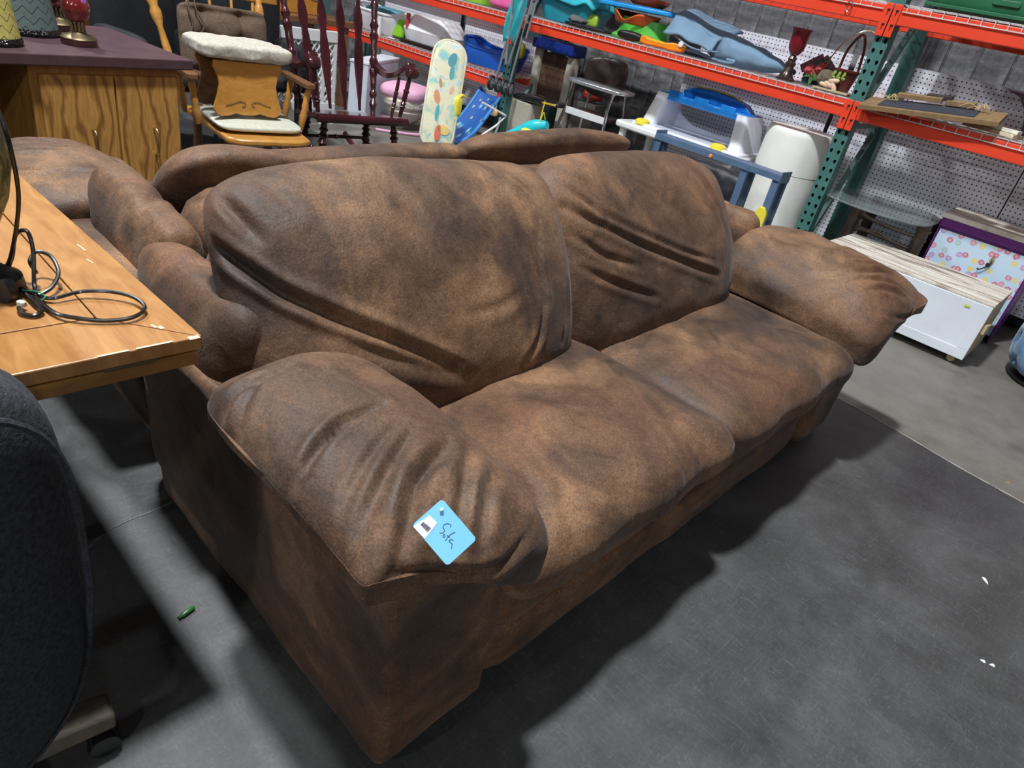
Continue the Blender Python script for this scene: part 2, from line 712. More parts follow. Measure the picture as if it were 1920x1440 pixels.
def mksofa(name, label, loc, rz, slump=0.0, full=True, cush=((-.595, .47), (.335, .48))):
    root = thing(name, label, 'sofa', loc, rz, 'matching brown suede sofas back to back')
    XY, YZ, XZ = [0, 1], [1, 2], [0, 2]

    def rot_block(cx, cy, cz):
        def d(Q, U):
            return Q + np.array([cx, cy, cz])
        return d
    # back frame between the wings
    soft((.13, .98, .34), 9, 5, 0, 20, rot_block(.135, 0, .39), fold=.006).build('back_frame', SUEDE, root, smooth=80)
    # base rail under the seats, upper roll and lower band
    for s, (ya, yb) in enumerate(((-.84, -.045), (-.045, .84))):
        soft((.43, (yb - ya) / 2, .105), 14, 6, 2, 26, rot_block(.560, (ya + yb) / 2, .245), fold=.006, seed=s).build('front_rail', SUEDE, root, smooth=80)
    soft((.485, .87, .075), 16, 9, 2, 26, rot_block(.503, 0, .088), fold=.006).build('base', SUEDE, root, smooth=80)
    for sg in (-1, 1):
        # arm body, flaring a little to the top
        fl_ = .035 if sg < 0 else .13

        def darm(Q, U, sg=sg, fl_=fl_):
            Q = Q + np.array([.53, sg * .965, .285])
            k = np.clip((Q[:, 2] - .03) / .5, 0, 1)
            Q[:, 1] += sg * fl_ * k ** 1.2 * np.clip((sg * Q[:, 1] - .83) / .27, 0, 1)
            return Q
        cr = [(XZ, [(.93, .06), (.955, .30), (.965, .50)], .005, .008, 1, sg), (YZ, [(sg * 1.05, .06), (sg * 1.06, .30), (sg * 1.075, .50)], .006, .008, 0, 1),
              (XZ, [(.45, .10), (.55, .30), (.60, .48)], .008, .03, 1, sg), (XZ, [(.70, .08), (.74, .26), (.85, .46)], .008, .03, 1, sg)]
        soft((.47, .135, .270), 40, 24, 1, 34, darm, cr, fold=.008, fscale=4, seed=sg).build('arm_body', SUEDE, root, smooth=80)
        # padded arm roll overhanging outside and in front

        rc_ = (1.020, .178, .060, .805) if sg < 0 else (1.035, .245, .115, .772)

        def droll(Q, U, sg=sg, rc_=rc_):
            x = U[:, 0]
            Q[:, 2] += .016 * (1 - x ** 2) - .015 * np.clip(x, 0, 1) ** 2 - .010 * x
            # flat underside, drooping outer, inner and front edges
            oy = U[:, 1] * sg
            low = U[:, 2] < 0
            inn = np.clip(-oy, 0, 1)
            Q[:, 2] = np.where(low, Q[:, 2] * (.42 + .58 * inn ** .7), Q[:, 2])
            Q[:, 2] -= np.where(low, 0.0, .026) * np.clip(oy, 0, 1) ** 2.0
            Q[:, 2] -= rc_[2] * inn ** 1.7 * np.where(low, 1.2, 1)
            fr = np.clip((x - .55) / .45, 0, 1) ** 2
            Q[:, 2] -= fr * np.where(low, .012 + .045 * np.clip(.55 - oy, 0, 1), .026)
            # front corner ear that sticks out
            ear = np.clip((x - .6) / .4, 0, 1) * np.clip((oy - .4) / .6, 0, 1)
            Q[:, 0] += .018 * ear
            Q[:, 1] += sg * .012 * ear
            if sg < 0:
                Q[:, 0] -= .075 * fr * np.clip(oy + .1, 0, 1)
                Q[:, 2] += .030 * fr * np.clip(oy, 0, 1)
            return Q + np.array([rc_[3], sg * rc_[0], .598 + (.010 if sg > 0 else 0) - (0 if full else .055)])
        f = lambda L: [(a, (b if sg < 0 else -b)) for a, b in L]
        cr = [(XY, f([(.832, -1.185), (.804, -1.128), (.784, -1.079), (.783, -1.0)]), .020, .011, 2, 1),
              (XY, f([(.616, -1.201), (.599, -1.144), (.604, -1.095), (.591, -1.04)]), .013, .012, 2, 1),
              (XY, f([(.692, -1.213), (.637, -1.164), (.602, -1.113)]), .010, .010, 2, 1),
              (XY, f([(.917, -1.165), (.861, -1.069), (.832, -1.0)]), .010, .010, 2, 1),
              (XY, f([(.965, -1.17), (.898, -1.066), (.85, -.99)]), .013, .012, 2, 1),
              (XY, f([(1.03, -1.15), (.948, -1.061), (.906, -.963)]), .022, .014, 2, 1),
              (XY, f([(1.06, -1.03), (1.004, -.967), (.966, -.910)]), .014, .012, 2, 1),
              (XY, f([(1.06, -1.085), (.975, -.99), (.915, -.93)]), .013, .011, 2, 1),
              (YZ, [(sg * 1.16, .60), (sg * 1.03, .565), (sg * .90, .58)], .010, .010, 0, 1)]
        soft((.280 if sg < 0 else .325, rc_[1], .066), 8, 3.4, 2, 72, droll, cr, fold=.005, fscale=7, seed=3 + sg).build('arm_roll', SUEDE, root, smooth=80)
        # wing: the padded end of the back

        def dwing(Q, U, sg=sg):
            Q = Q + np.array([.236, sg * 1.042, .388])
            k = np.clip((Q[:, 2] - .45) / .3, 0, 1)
            Q[:, 2] += (.035 * np.clip(Q[:, 0] / .42, 0, 1) - .035) * k
            return Q
        soft((.240, .080, .322), 9, 3.2, 1, 40, dwing, [(XY, f([(.12, -1.10), (.18, -1.04), (.24, -.98)]), .008, .018, 2, 1)], fold=.008, fscale=6, seed=sg * 2).build('wing', SUEDE, root, smooth=80)
    # seat cushions
    for s, (ya, yb) in enumerate(((-.875, -.055), (-.055, .845))):
        def dseat(Q, U, s=s, ya=ya, yb=yb):
            x = U[:, 0]
            y = U[:, 1]
            top = np.clip(U[:, 2], 0, 1)
            Q[:, 2] += .018 * top * (1 - y ** 2) * (1 - .5 * x ** 2) - .025 * np.clip((x - .72) / .28, 0, 1) ** 2
            Q[:, 0] += .005 * np.sin(y * 9 + s) * np.clip(x, 0, 1)
            return Q + np.array([.705, (ya + yb) / 2, .402])
        if s == 0:
            cr = [(XY, [(1.02, -.80), (.93, -.72), (.86, -.70)], .010, .015, 2, 1), (XY, [(.62, -.60), (.75, -.45), (.80, -.20)], .006, .02, 2, 1),
                  (XY, [(.90, -.30), (1.0, -.33), (1.08, -.33)], .008, .013, 2, 1)]
        else:
            cr = [(XY, [(.70, .35), (.80, .27), (.90, .25)], .010, .012, 2, 1), (XY, [(.60, .20), (.65, .385), (.73, .50)], .007, .014, 2, 1),
                  (XY, [(.85, .60), (.95, .55), (1.05, .56)], .008, .012, 2, 1), (XY, [(.75, .1), (.9, .05), (1.02, .06)], .006, .012, 2, 1)]
        for k in range(9):
            yy = ya + (yb - ya) * (k + .5 + .3 * math.sin(k * 2.3)) / 9
            cr.append((YZ, [(yy, .30), (yy + .012, .36), (yy + .03, .43)], .004, .009, 0, 1))
        soft((.360, (yb - ya) / 2 + .004, .068), 14, 3.6, 2, 60, dseat, cr, fold=.005, fscale=5, seed=11 + s).build('seat_cushion', SUEDE, root, smooth=80)
    # back cushions
    for s in (0, 1):
        yc, hw = (cush[0] if s == 0 else cush[1])

        def dback(Q, U, s=s, yc=yc):
            u, v, w = U[:, 1], U[:, 2], U[:, 0]
            th = 1.0 - .28 * np.clip(v, 0, 1) + .10 * np.clip(-v, 0, 1)
            Q[:, 0] *= th
            # plump belly: width grows at mid height, ears at the top
            Q[:, 1] *= 1 + .02 * (1 - v ** 2)
            Q[:, 2] += .020 * np.clip(v, 0, 1) * np.cos(u * 2.2 + (.6 if s == 0 else -.2)) - .012 * np.clip(v, 0, 1) * u * (-1 if s == 0 else 1)
            Q[:, 0] += -.105 * v - .035 * v ** 2 + .020 * (w > 0) * (1 - u ** 2)
            Q[:, 2] += -.02 * np.clip(-v, 0, 1) * (1 - u ** 2)
            Q[:, 2] -= slump * (1 + v) * (1.0 if s == 0 else 1.85)
            Q[:, 0] -= slump * .5 * (1 + v)
            if slump and s == 1:
                Q[:, 2] += (.045 * np.exp(-((u - .80) / .28) ** 2) + .035 * np.clip(-u, 0, 1)) * np.clip(v, 0, 1)
            return Q + np.array([.405, yc, .648])
        if s == 0:
            cr = [(YZ, [(-1.12, .835), (-1.06, .78), (-1.0, .735), (-.93, .700), (-.833, .655), (-.749, .612), (-.66, .565)], .030, .013, 0, 1),
                  (YZ, [(-.95, .68), (-.83, .62), (-.73, .575), (-.62, .53)], .012, .018, 0, 1),
                  (YZ, [(-.29, .80), (-.318, .735), (-.339, .637), (-.374, .569), (-.439, .505)], .024, .011, 0, 1),
                  (YZ, [(-.205, .65), (-.226, .569), (-.261, .52)], .012, .011, 0, 1),
                  (YZ, [(-1.075, .90), (-1.04, .868), (-1.01, .82)], .018, .014, 0, 1),
                  (YZ, [(-.99, .925), (-.955, .895), (-.93, .86)], .012, .014, 0, 1),
                  (YZ, [(-.70, .90), (-.66, .82), (-.63, .74)], .006, .018, 0, 1),
                  (YZ, [(-.62, .66), (-.5, .66), (-.40, .68)], .005, .015, 0, 1)]
        else:
            cr = [(YZ, [(-.12, .80), (.0, .765), (.12, .72), (.28, .668), (.55, .585)], .020, .013, 0, 1),
                  (YZ, [(-.12, .86), (-.02, .80), (.10, .755), (.30, .690), (.52, .635)], .014, .010, 0, 1),
                  (YZ, [(-.11, .74), (-.03, .695), (.10, .665)], .013, .012, 0, 1),
                  (YZ, [(-.10, .66), (.0, .625), (.16, .575)], .014, .012, 0, 1),
                  (YZ, [(-.12, .925), (-.06, .905), (0, .885)], .012, .012, 0, 1),
                  (YZ, [(.55, .90), (.62, .80), (.66, .70)], .008, .02, 0, 1)]
        soft((.150, hw, .245), 9, 2.6, 0, 80 if full else 40, dback, cr if full else [], fold=.006, fscale=5, seed=21 + s * 5).build('back_cushion', SUEDE, root, smooth=80)
    # feet
    for x in (.12, .90):
        for y in (-1.0, 1.0):
            MB().box(x - .035, x + .035, y - .035, y + .035, 0, .055).build('foot', BLACK, root, bevel=.004)
    return root


mksofa('sofa', 'brown suede sofa with the blue price tag on its near arm', (-1.5, 1.60, 0), 0)
mksofa('sofa', 'brown suede sofa standing behind the tagged one, facing away', (-1.512, 1.67, 0), PI, slump=.035, full=False, cush=((-.54, .49), (.46, .51)))

# ------------------------------------------------------------------ price tag hanging on the near arm
def price_tag():
    T, L, B, Rr = [Vector(v) for v in ((585, 155, 0), (200, 620, 0), (750, 1255, 0), (1120, 785, 0))]
    # tag frame: u along the long side, v along the short side (metres)
    Lu, Lv = .067, .049
    eu, ev = (Rr - T), (L - T)
    det = eu.x * ev.y - eu.y * ev.x

    def uv(x, y):
        dx, dy = x - T.x, y - T.y
        a = (dx * ev.y - dy * ev.x) / det
        b = (eu.x * dy - eu.y * dx) / det
        return ((a - .5) * Lu, (.5 - b) * Lv)
    o = thing('price_tag', 'light blue price tag with handwriting hanging on the near sofa arm', 'tag', (0, 0, 0))
    # place: centre, u to the lower right, v to the upper left, tilted towards the aisle
    c = Vector((-.422, .472, .702))
    u = Vector((.816, .254, -.519))
    n = Vector((.52, -.50, .69)).normalized()
    u = (u - n * u.dot(n)).normalized()
    v = n.cross(u)
    m = Matrix(((u.x, v.x, n.x, c.x), (u.y, v.y, n.y, c.y), (u.z, v.z, n.z, c.z), (0, 0, 0, 1)))
    o.matrix_world = m
    MB().prism(rrect(Lu, Lv, .005), .0016).build('card', mat('tag_blue', (.20, .56, .86), .45, 0, .03), o, smooth=0)
    st = [uv(x, y) for x, y in ((430, 440), (548, 560), (395, 835), (215, 640))]
    MB().prism(st, .0004, Matrix.Translation((0, 0, .0011))).build('barcode_sticker', mat('sticker_white', (.80, .76, .86), .5, 0, .02), o, smooth=0)
    ink = mat('ink_black', (.03, .04, .06), .6)
    bars = MB()
    for k in range(13):
        f = k / 12
        w = (.0005, .0009, .0004, .0007)[k % 4]
        a = uv(355 + 110 * f, 560 + 90 * f)
        b = uv(320 + 100 * f, 610 + 105 * f)
        bars.bar((a[0], a[1], .0014), (b[0], b[1], .0014), w, .0003, (0, 0, 1))
    x = bars.build('barcode_bars', ink, o, smooth=0)
    x['kind'] = 'stuff'
    strokes = [[(735, 615), (740, 580), (700, 560), (650, 575), (630, 620), (650, 660), (655, 690), (625, 720), (590, 715)],
               [(655, 735), (640, 760), (655, 785), (670, 770), (655, 735)],
               [(805, 690), (750, 730), (710, 780), (680, 840)], [(695, 750), (740, 785)],
               [(790, 825), (755, 815), (730, 835), (745, 860), (770, 880), (778, 920), (772, 965)]]
    for s in strokes:
        pts = bez([(*uv(x, y), .0011) for x, y in s], 5)
        MB().tube(pts, .0004, 5).build('pen_stroke', ink, o)
    a = uv(585, 345)
    MB().tube([(a[0], a[1], 0), (a[0], a[1], .004), (a[0] + .001, a[1] + .003, .0045)], .002, 6).build('fastener', mat('clear_fastener', (.75, .9, .95), .25), o)


price_tag()

# ------------------------------------------------------------------ drop-leaf table on the left
TW = wood('table_maple', (.36, .155, .045), (.56, .285, .095), (3, 14, 3), 3.5, .38, .2, .8)
TE = wood('table_edge_oak', (.30, .125, .028), (.50, .235, .06), (6, 2, 10), 4, .4)
tb = thing('drop_leaf_table', 'honey coloured drop-leaf table under the lamp, at the left edge', 'table', (-1.55, -.05, 0))


def tbl(mb, *a, **k):
    mb.v = [(v[0] + 1.55, v[1] + .05, v[2]) for v in mb.v]
    return mb.build(*a, **k)


tbl(MB().box(-2.3, -1.0195, -.60, .2845, .738, .760), 'centre_panel', TW, tb, bevel=.0008, smooth=0)
tbl(MB().add([(-2.3, .2865, .738), (-1.0175, .2865, .738), (-.905, .392, .738), (-2.3, .352, .738), (-2.3, .2865, .7603), (-1.0175, .2865, .7603), (-.905, .392, .7603), (-2.3, .352, .7603)],
             [(0, 1, 2, 3), (4, 5, 6, 7), (0, 1, 5, 4), (1, 2, 6, 5), (2, 3, 7, 6), (3, 0, 4, 7)]), 'border_board', TW, tb, bevel=.001, smooth=0)
tbl(MB().add([(-1.0165, .2855, .738), (-.904, .391, .738), (-.905, -.60, .738), (-1.0165, -.60, .738), (-1.0165, .2855, .7603), (-.904, .391, .7603), (-.905, -.60, .7603), (-1.0165, -.60, .7603)],
             [(0, 1, 2, 3), (4, 5, 6, 7), (0, 1, 5, 4), (1, 2, 6, 5), (2, 3, 7, 6), (3, 0, 4, 7)]), 'border_board', TE if False else TW, tb, bevel=.002, smooth=0)
tbl(MB().box(-2.29, -.906, -.60, .386, .712, .7345), 'folded_leaf', TE, tb, bevel=.002, smooth=0)
hg = tbl(MB().box(-.9065, -.9035, .255, .325, .7335, .7395), 'hinge', mat('brass_hinge', (.20, .16, .09), .4, .8), tb, bevel=.0006, smooth=0)
for x, y in ((-1.40, .10), (-2.1, .18), (-2.1, -.45), (-1.12, -.45)):
    tbl(MB().lathe([(.024, 0), (.026, .25), (.034, .5), (.036, .71)], MT(x, y, 0), 14), 'leg', TE, tb)
ch = mat('chipped_veneer', (.72, .58, .40), .8)
for (x, y, a, l, w) in ((-.9045, .380, 0, .010, .016), (-.906, .325, 0, .004, .05), (-.906, .27, 0, .004, .04), (-.96, .345, .3, .012, .004), (-.952, .352, .2, .010, .006), (-1.28, .352, .1, .03, .0025), (-1.22, .345, .2, .02, .002)):
    tbl(MB().cbox((x, y, .7605), (l, w, .0006), a), 'chip', ch, tb, smooth=0)

# ------------------------------------------------------------------ lamp with its cord on the table
lp = thing('table_lamp', 'green ribbed table lamp with black base and coiled black cord', 'lamp', (-1.165, .190, .760))


def lmp(mb, *a, **k):
    mb.v = [(v[0] + 1.165, v[1] - .190, v[2] - .760) for v in mb.v]
    return mb.build(*a, **k)


def ribbed():
    m, t, b = nt('green_ribbed_glaze')
    n = tex(t, 60, 4, .6, (1, 1, .5))
    r = ramp(t, [(.35, (.02, .035, .010)), (.5, (.18, .20, .06)), (.66, (.52, .52, .22))], n.outputs[0])
    t.links.new(r.outputs[0], b.inputs['Base Color'])
    b.inputs['Roughness'].default_value = .25
    bump(t, b, n.outputs[0], .6, .01)
    return m


lmp(MB().lathe([(.044, .7605), (.047, .766), (.045, .780), (.030, .790), (.018, .80), (.014, .84)], MT(-1.165, .190, 0), 28), 'base', BLACK, lp)
lmp(MB().lathe([(.014, .84), (.026, .855), (.046, .90), (.057, .95), (.054, 1.01), (.038, 1.06), (.020, 1.10), (.014, 1.12)], MT(-1.165, .190, 0), 32), 'body', ribbed(), lp)
lmp(MB().lathe([(.010, 1.12), (.010, 1.18), (.02, 1.185), (.02, 1.22)], MT(-1.165, .190, 0), 12), 'stem', BLACK, lp)
CORD = mat('cord_black', (.016, .015, .015), .28, coat=.4)
cs = [[(-1.150, .238, 1.03), (-1.125, .240, .99), (-1.150, .245, .90), (-1.170, .228, .81), (-1.185, .214, .772)],
      [(-1.185, .214, .766), (-1.15, .222, .766), (-1.105, .236, .767), (-1.085, .252, .768), (-1.085, .29, .772), (-1.066, .325, .774), (-1.036, .348, .773), (-1.003, .350, .770), (-.984, .325, .768), (-.992, .290, .766), (-1.012, .258, .768), (-1.04, .240, .767), (-1.10, .232, .767)],
      [(-1.185, .216, .77), (-1.175, .228, .80), (-1.175, .238, .835), (-1.160, .250, .845), (-1.145, .250, .82), (-1.125, .240, .78), (-1.10, .234, .768)],
      [(-1.10, .236, .768), (-1.11, .258, .774), (-1.135, .276, .785), (-1.165, .276, .80), (-1.18, .262, .803), (-1.165, .248, .795), (-1.148, .250, .782)],
      [(-1.13, .224, .767), (-1.085, .226, .768), (-1.055, .228, .766), (-1.045, .216, .765), (-1.058, .204, .765), (-1.075, .205, .766)]]
for c in cs:
    lmp(MB().tube(bez(c, 10), .0031, 8), 'cord', CORD, lp)
lmp(MB().lathe([(.021, -.008), (.023, 0), (.021, .008)], MT(-1.115, .196, .781, PI / 2, 0, .6), 20), 'inline_switch', BLACK, lp)
lmp(MB().tube(bez([(-1.118, .222, .771), (-1.100, .236, .775), (-1.09, .243, .770), (-1.083, .236, .768)], 6), .0011, 6), 'green_tie', mat('green_wire', (.03, .25, .12), .4), lp)
lmp(MB().cbox((-1.078, .210, .770), (.012, .008, .009), .5), 'white_tip', mat('white_plug_tip', (.65, .63, .55), .5), lp, bevel=.002)

# ------------------------------------------------------------------ charcoal office chair, bottom left


def felt():
    m, t, b = nt('charcoal_felt')
    n = tex(t, 160, 4, .7)
    n2 = tex(t, 5, 3)
    r = ramp(t, [(.36, (.020, .022, .026)), (.64, (.060, .063, .074))], n.outputs[0])
    v = t.nodes.new('ShaderNodeTexVoronoi')
    v.inputs['Scale'].default_value = 170
    tc = t.nodes.new('ShaderNodeTexCoord')
    t.links.new(tc.outputs['Object'], v.inputs['Vector'])
    lint = math_(t, 'MULTIPLY', math_(t, 'LESS_THAN', v.outputs['Distance'], .13), math_(t, 'GREATER_THAN', n2.outputs[0], .54))
    c = mix(t, r.outputs[0], (.22, .23, .25), math_(t, 'MULTIPLY', lint, .8))
    t.links.new(c, b.inputs['Base Color'])
    b.inputs['Roughness'].default_value = .95
    bump(t, b, n.outputs[0], .4, .004)
    return m


FELT = felt()
oc = thing('office_chair', 'charcoal felt office chair on a wooden star base, tucked under the table', 'chair', (-.885, -.150, 0), 0)


def dback_(Q, U):
    v = U[:, 2]
    Q[:, 1] *= 1 - .20 * np.clip(-v, 0, 1) ** 2.5
    Q[:, 0] *= 1 - .25 * np.clip(-v, 0, 1)
    Q[:, 0] += -.55 * Q[:, 1] ** 2 + .02 * v
    return Q + np.array([.240, -.005, .632])


bk_ = soft((.082, .296, .308), 5.5, 3.2, 0, 40, dback_)
# welt line round the front rim of the padded back
bk_.build('backrest', FELT, oc, smooth=80)
wl = []
for k in range(60):
    t_ = 2 * PI * k / 60
    c_, s_ = math.cos(t_), math.sin(t_)
    y_, v_ = math.copysign(abs(c_) ** .42, c_), math.copysign(abs(s_) ** .42, s_)
    yy = .296 * .985 * y_ * (1 - .20 * max(0, -v_) ** 2.5)
    wl.append((.240 + .058 - .55 * yy * yy + .02 * v_ - (.02 if v_ < 0 else 0), yy - .005, .632 + .308 * .965 * v_))
MB().tube(wl, .004, 6, closed=True).build('welt_seam', FELT, oc)
soft((.23, .235, .055), 4, 3, 2, 20, lambda Q, U: Q + np.array([-.03, -.03, .445])).build('seat', FELT, oc, smooth=80)
MB().lathe([(.10, .325), (.125, .335), (.14, .36), (.05, .365)], None, 28).build('seat_pan', FELT, oc)
MB().lathe([(.028, .10), (.028, .32), (.05, .33)], None, 16).build('gas_post', BLACK, oc)
LW = wood('greyed_wood', (.11, .090, .068), (.21, .175, .135), (14, 3, 3), 6, .5, .05)
MB().lathe([(.05, .085), (.055, .12), (.03, .135)], None, 20).build('hub', LW, oc)
for k in range(5):
    a = math.radians(85 + 72 * k)
    d = Vector((math.cos(a), math.sin(a), 0))
    nrm = Vector((-d.y, d.x, 0))
    vs = []
    for r, hw, z0, z1 in ((.03, .032, .085, .140), (.20, .028, .075, .122), (.335, .026, .068, .106)):
        p = d * r
        vs += [p + nrm * hw + Vector((0, 0, z0)), p - nrm * hw + Vector((0, 0, z0)), p - nrm * hw + Vector((0, 0, z1)), p + nrm * hw + Vector((0, 0, z1))]
    fs = [(0, 1, 2, 3), (8, 11, 10, 9)]
    for i in (0, 4):
        fs += [(i + j, i + (j + 1) % 4, i + 4 + (j + 1) % 4, i + 4 + j) for j in range(4)]
    lg = MB().add(vs, fs).build('leg', LW, oc, bevel=.006)
    p = d * .312
    c = MB()
    for s in (-1, 1):
        c.lathe([(.008, -.011), (.024, -.010), (.027, 0), (.024, .010), (.008, .011)], Matrix.Translation(p + nrm * .016 * s + Vector((0, 0, .0275))) @ Matrix.Rotation(a, 4, 'Z') @ Matrix.Rotation(PI / 2, 4, 'X'), 18)
    c.lathe([(.007, .03), (.012, .052), (.012, .072)], Matrix.Translation(p), 10)
    c.build('caster', mat('caster_black', (.014, .014, .016), .22, coat=.5), lg)

# ------------------------------------------------------------------ litter on the floor
tag(MB().lathe([(.0045, -.019), (.0055, -.015), (.0055, .010), (.0035, .013), (.004, .019)], MT(-1.046, .391, .0056, PI / 2, 0, .25), 12).build('green_plug', mat('green_translucent', (.03, .13, .03), .3), None),
    'small green plastic plug lying on the floor by the sofa', 'plug')
PAPER = mat('paper_white', (.80, .80, .78), .7)


def scrap(x, y, l, w, a, nm, lab, m, cat='scrap'):
    pts = []
    for k in range(9):
        t = 2 * PI * k / 9
        rr = 1 + .25 * math.sin(3 * t + x * 40)
        pts.append((l / 2 * rr * math.cos(t), w / 2 * rr * math.sin(t)))
    o = MB().prism(pts, .0012).build(nm, m, None, smooth=0)
    o.location = (x, y, .0009)
    o.rotation_euler = (0, 0, a)
    tag(o, lab, cat)


scrap(.201, 2.295, .030, .011, -.9, 'paper_scrap', 'largest white paper scrap on the floor right of the sofa', PAPER)
scrap(.271, 1.912, .013, .010, .3, 'paper_scrap', 'left one of two pale crumbs close together on the floor', PAPER)
scrap(.293, 1.920, .014, .010, .8, 'paper_scrap', 'right one of two pale crumbs close together on the floor', PAPER)
scrap(.135, 3.056, .012, .008, .8, 'orange_chip', 'tiny orange chip beside the pale floor joint', mat('orange_bit', (.75, .28, .06), .6))

# ------------------------------------------------------------------ desk with maroon top and oak cabinet
OAK = wood('oak_cabinet', (.22, .095, .022), (.50, .265, .075), (3, 3, 1.2), 7, .42, .12, 2.4)


def oak_door():
    m, t, b = nt('oak_cathedral_grain')
    tc = t.nodes.new('ShaderNodeTexCoord')
    mp = t.nodes.new('ShaderNodeMapping')
    mp.inputs['Scale'].default_value = (1, 1, .42)
    t.links.new(tc.outputs['Object'], mp.inputs[0])
    w = t.nodes.new('ShaderNodeTexWave')
    w.wave_type = 'BANDS'
    w.bands_direction = 'Y'
    w.inputs['Scale'].default_value = 5.5
    w.inputs['Distortion'].default_value = 7.0
    w.inputs['Detail'].default_value = 2.5
    w.inputs['Detail Scale'].default_value = 2.2
    t.links.new(mp.outputs[0], w.inputs['Vector'])
    n = tex(t, 60, 4, .6, (3, 3, .25))
    r = ramp(t, [(.0, (.28, .125, .028)), (.15, (.42, .205, .050)), (.6, (.60, .32, .085)), (1, (.53, .27, .07))], w.outputs[0])
    r2 = ramp(t, [(.35, (.78, .76, .72)), (.65, (1.12, 1.12, 1.12))], n.outputs[0])
    c = mix(t, r.outputs[0], r2.outputs[0], .8, 'MULTIPLY')
    t.links.new(c, b.inputs['Base Color'])
    b.inputs['Roughness'].default_value = .42
    b.inputs['Coat Weight'].default_value = .15
    return m


OAK = oak_door()
OAKF = wood('oak_frame', (.30, .13, .026), (.54, .275, .07), (9, 9, 1.2), 5, .42)
MAR = mat('maroon_laminate', (.088, .047, .056), .42, 0, .15, 14, .06, 120)
dk = thing('desk', 'oak desk with a dark maroon top behind the sofas', 'desk', (-3.023, 1.328, 0), math.radians(7.8))
# local: x towards the aisle, y along the front edge (corner at origin)
MB().box(-.67, 0, -1.45, 0, .737, .776).build('desk_top', MAR, dk, bevel=.004, smooth=0)
MB().box(-.62, -.035, -.600, -.050, .06, .736).build('cabinet_body', OAKF, dk, bevel=.003, smooth=0)
MB().box(-.62, -.06, -1.40, -1.36, 0, .736).build('end_panel', mat('dark_panel', (.03, .018, .012), .6), dk, smooth=0)
MB().box(-.60, -.58, -1.36, -.61, .2, .736).build('modesty_panel', mat('dark_panel', (.03, .018, .012), .6), dk, smooth=0)
MB().box(-.58, -.06, -.59, -.06, 0, .06).build('plinth', mat('dark_panel', (.03, .018, .012), .6), dk, smooth=0)
GOLD = mat('aged_brass', (.62, .50, .30), .25, 1.0)
for ya, yb, hx in ((-.575, -.318, -.415), (-.310, -.063, -.175)):
    d = MB().box(-.0345, -.018, ya, yb, .085, .705).build('door', OAK, dk, bevel=.002, smooth=0)
    MB().tube(bez([(-.018, hx, .405), (.006, hx, .41), (.010, hx, .44), (.010, hx, .475), (.006, hx, .505), (-.018, hx, .51)], 5), .004, 8).build('handle', GOLD, d)

# ------------------------------------------------------------------ lamp shades and lamps on the desk


def chevron(name, c1, line, k):
    m, t, b = nt(name)
    tc = t.nodes.new('ShaderNodeTexCoord')
    sp = t.nodes.new('ShaderNodeSeparateXYZ')
    t.links.new(tc.outputs['Object'], sp.inputs[0])
    an = math_(t, 'MULTIPLY', math_(t, 'ARCTAN2', sp.outputs[1], sp.outputs[0]), k / (2 * PI))
    tri = math_(t, 'ABSOLUTE', math_(t, 'SUBTRACT', math_(t, 'FRACT', an), .5))
    z = math_(t, 'DIVIDE', math_(t, 'ADD', sp.outputs[2], math_(t, 'MULTIPLY', tri, .05)), .034)
    f = math_(t, 'FRACT', z)
    ln = math_(t, 'LESS_THAN', f, .10)
    n = tex(t, 70, 3)
    r = ramp(t, [(.35, tuple(x * .8 for x in c1)), (.65, c1)], n.outputs[0])
    c = mix(t, r.outputs[0], line, ln)
    t.links.new(c, b.inputs['Base Color'])
    b.inputs['Roughness'].default_value = .8
    bump(t, b, n.outputs[0], .3, .004)
    return m


def beads():
    m, t, b = nt('black_bead_trim')
    v = t.nodes.new('ShaderNodeTexVoronoi')
    v.inputs['Scale'].default_value = 160
    tc = t.nodes.new('ShaderNodeTexCoord')
    t.links.new(tc.outputs['Object'], v.inputs['Vector'])
    r = ramp(t, [(.0, (.20, .19, .15)), (.25, (.03, .028, .024)), (.6, (.004, .004, .004))], v.outputs['Distance'])
    t.links.new(r.outputs[0], b.inputs['Base Color'])
    b.inputs['Roughness'].default_value = .2
    bump(t, b, v.outputs['Distance'], .8, .006)
    return m


BEAD = beads()
for nm, lab, x, y, r0, m in (('lamp_shade', 'yellow chevron lampshade with dark beaded rim standing on the desk', -3.10, .66, .095, chevron('yellow_chevron', (.56, .50, .13), (.05, .05, .01), 12)),
                             ('lamp_shade', 'grey-green chevron lampshade with dark beaded rim on the desk', -3.36, .84, .110, chevron('grey_chevron', (.115, .155, .150), (.01, .014, .014), 12))):
    o = thing(nm, lab, 'lampshade', (x, y, .776), 0, 'chevron lampshades on the desk')
    MB().lathe([(r0 * .97, .025), (r0 * .86, .11), (r0 * .70, .24)], None, 40).build('shade', m, o)
    MB().lathe([(r0, .001), (r0 + .004, .012), (r0, .026)], None, 40).build('beaded_rim', BEAD, o)


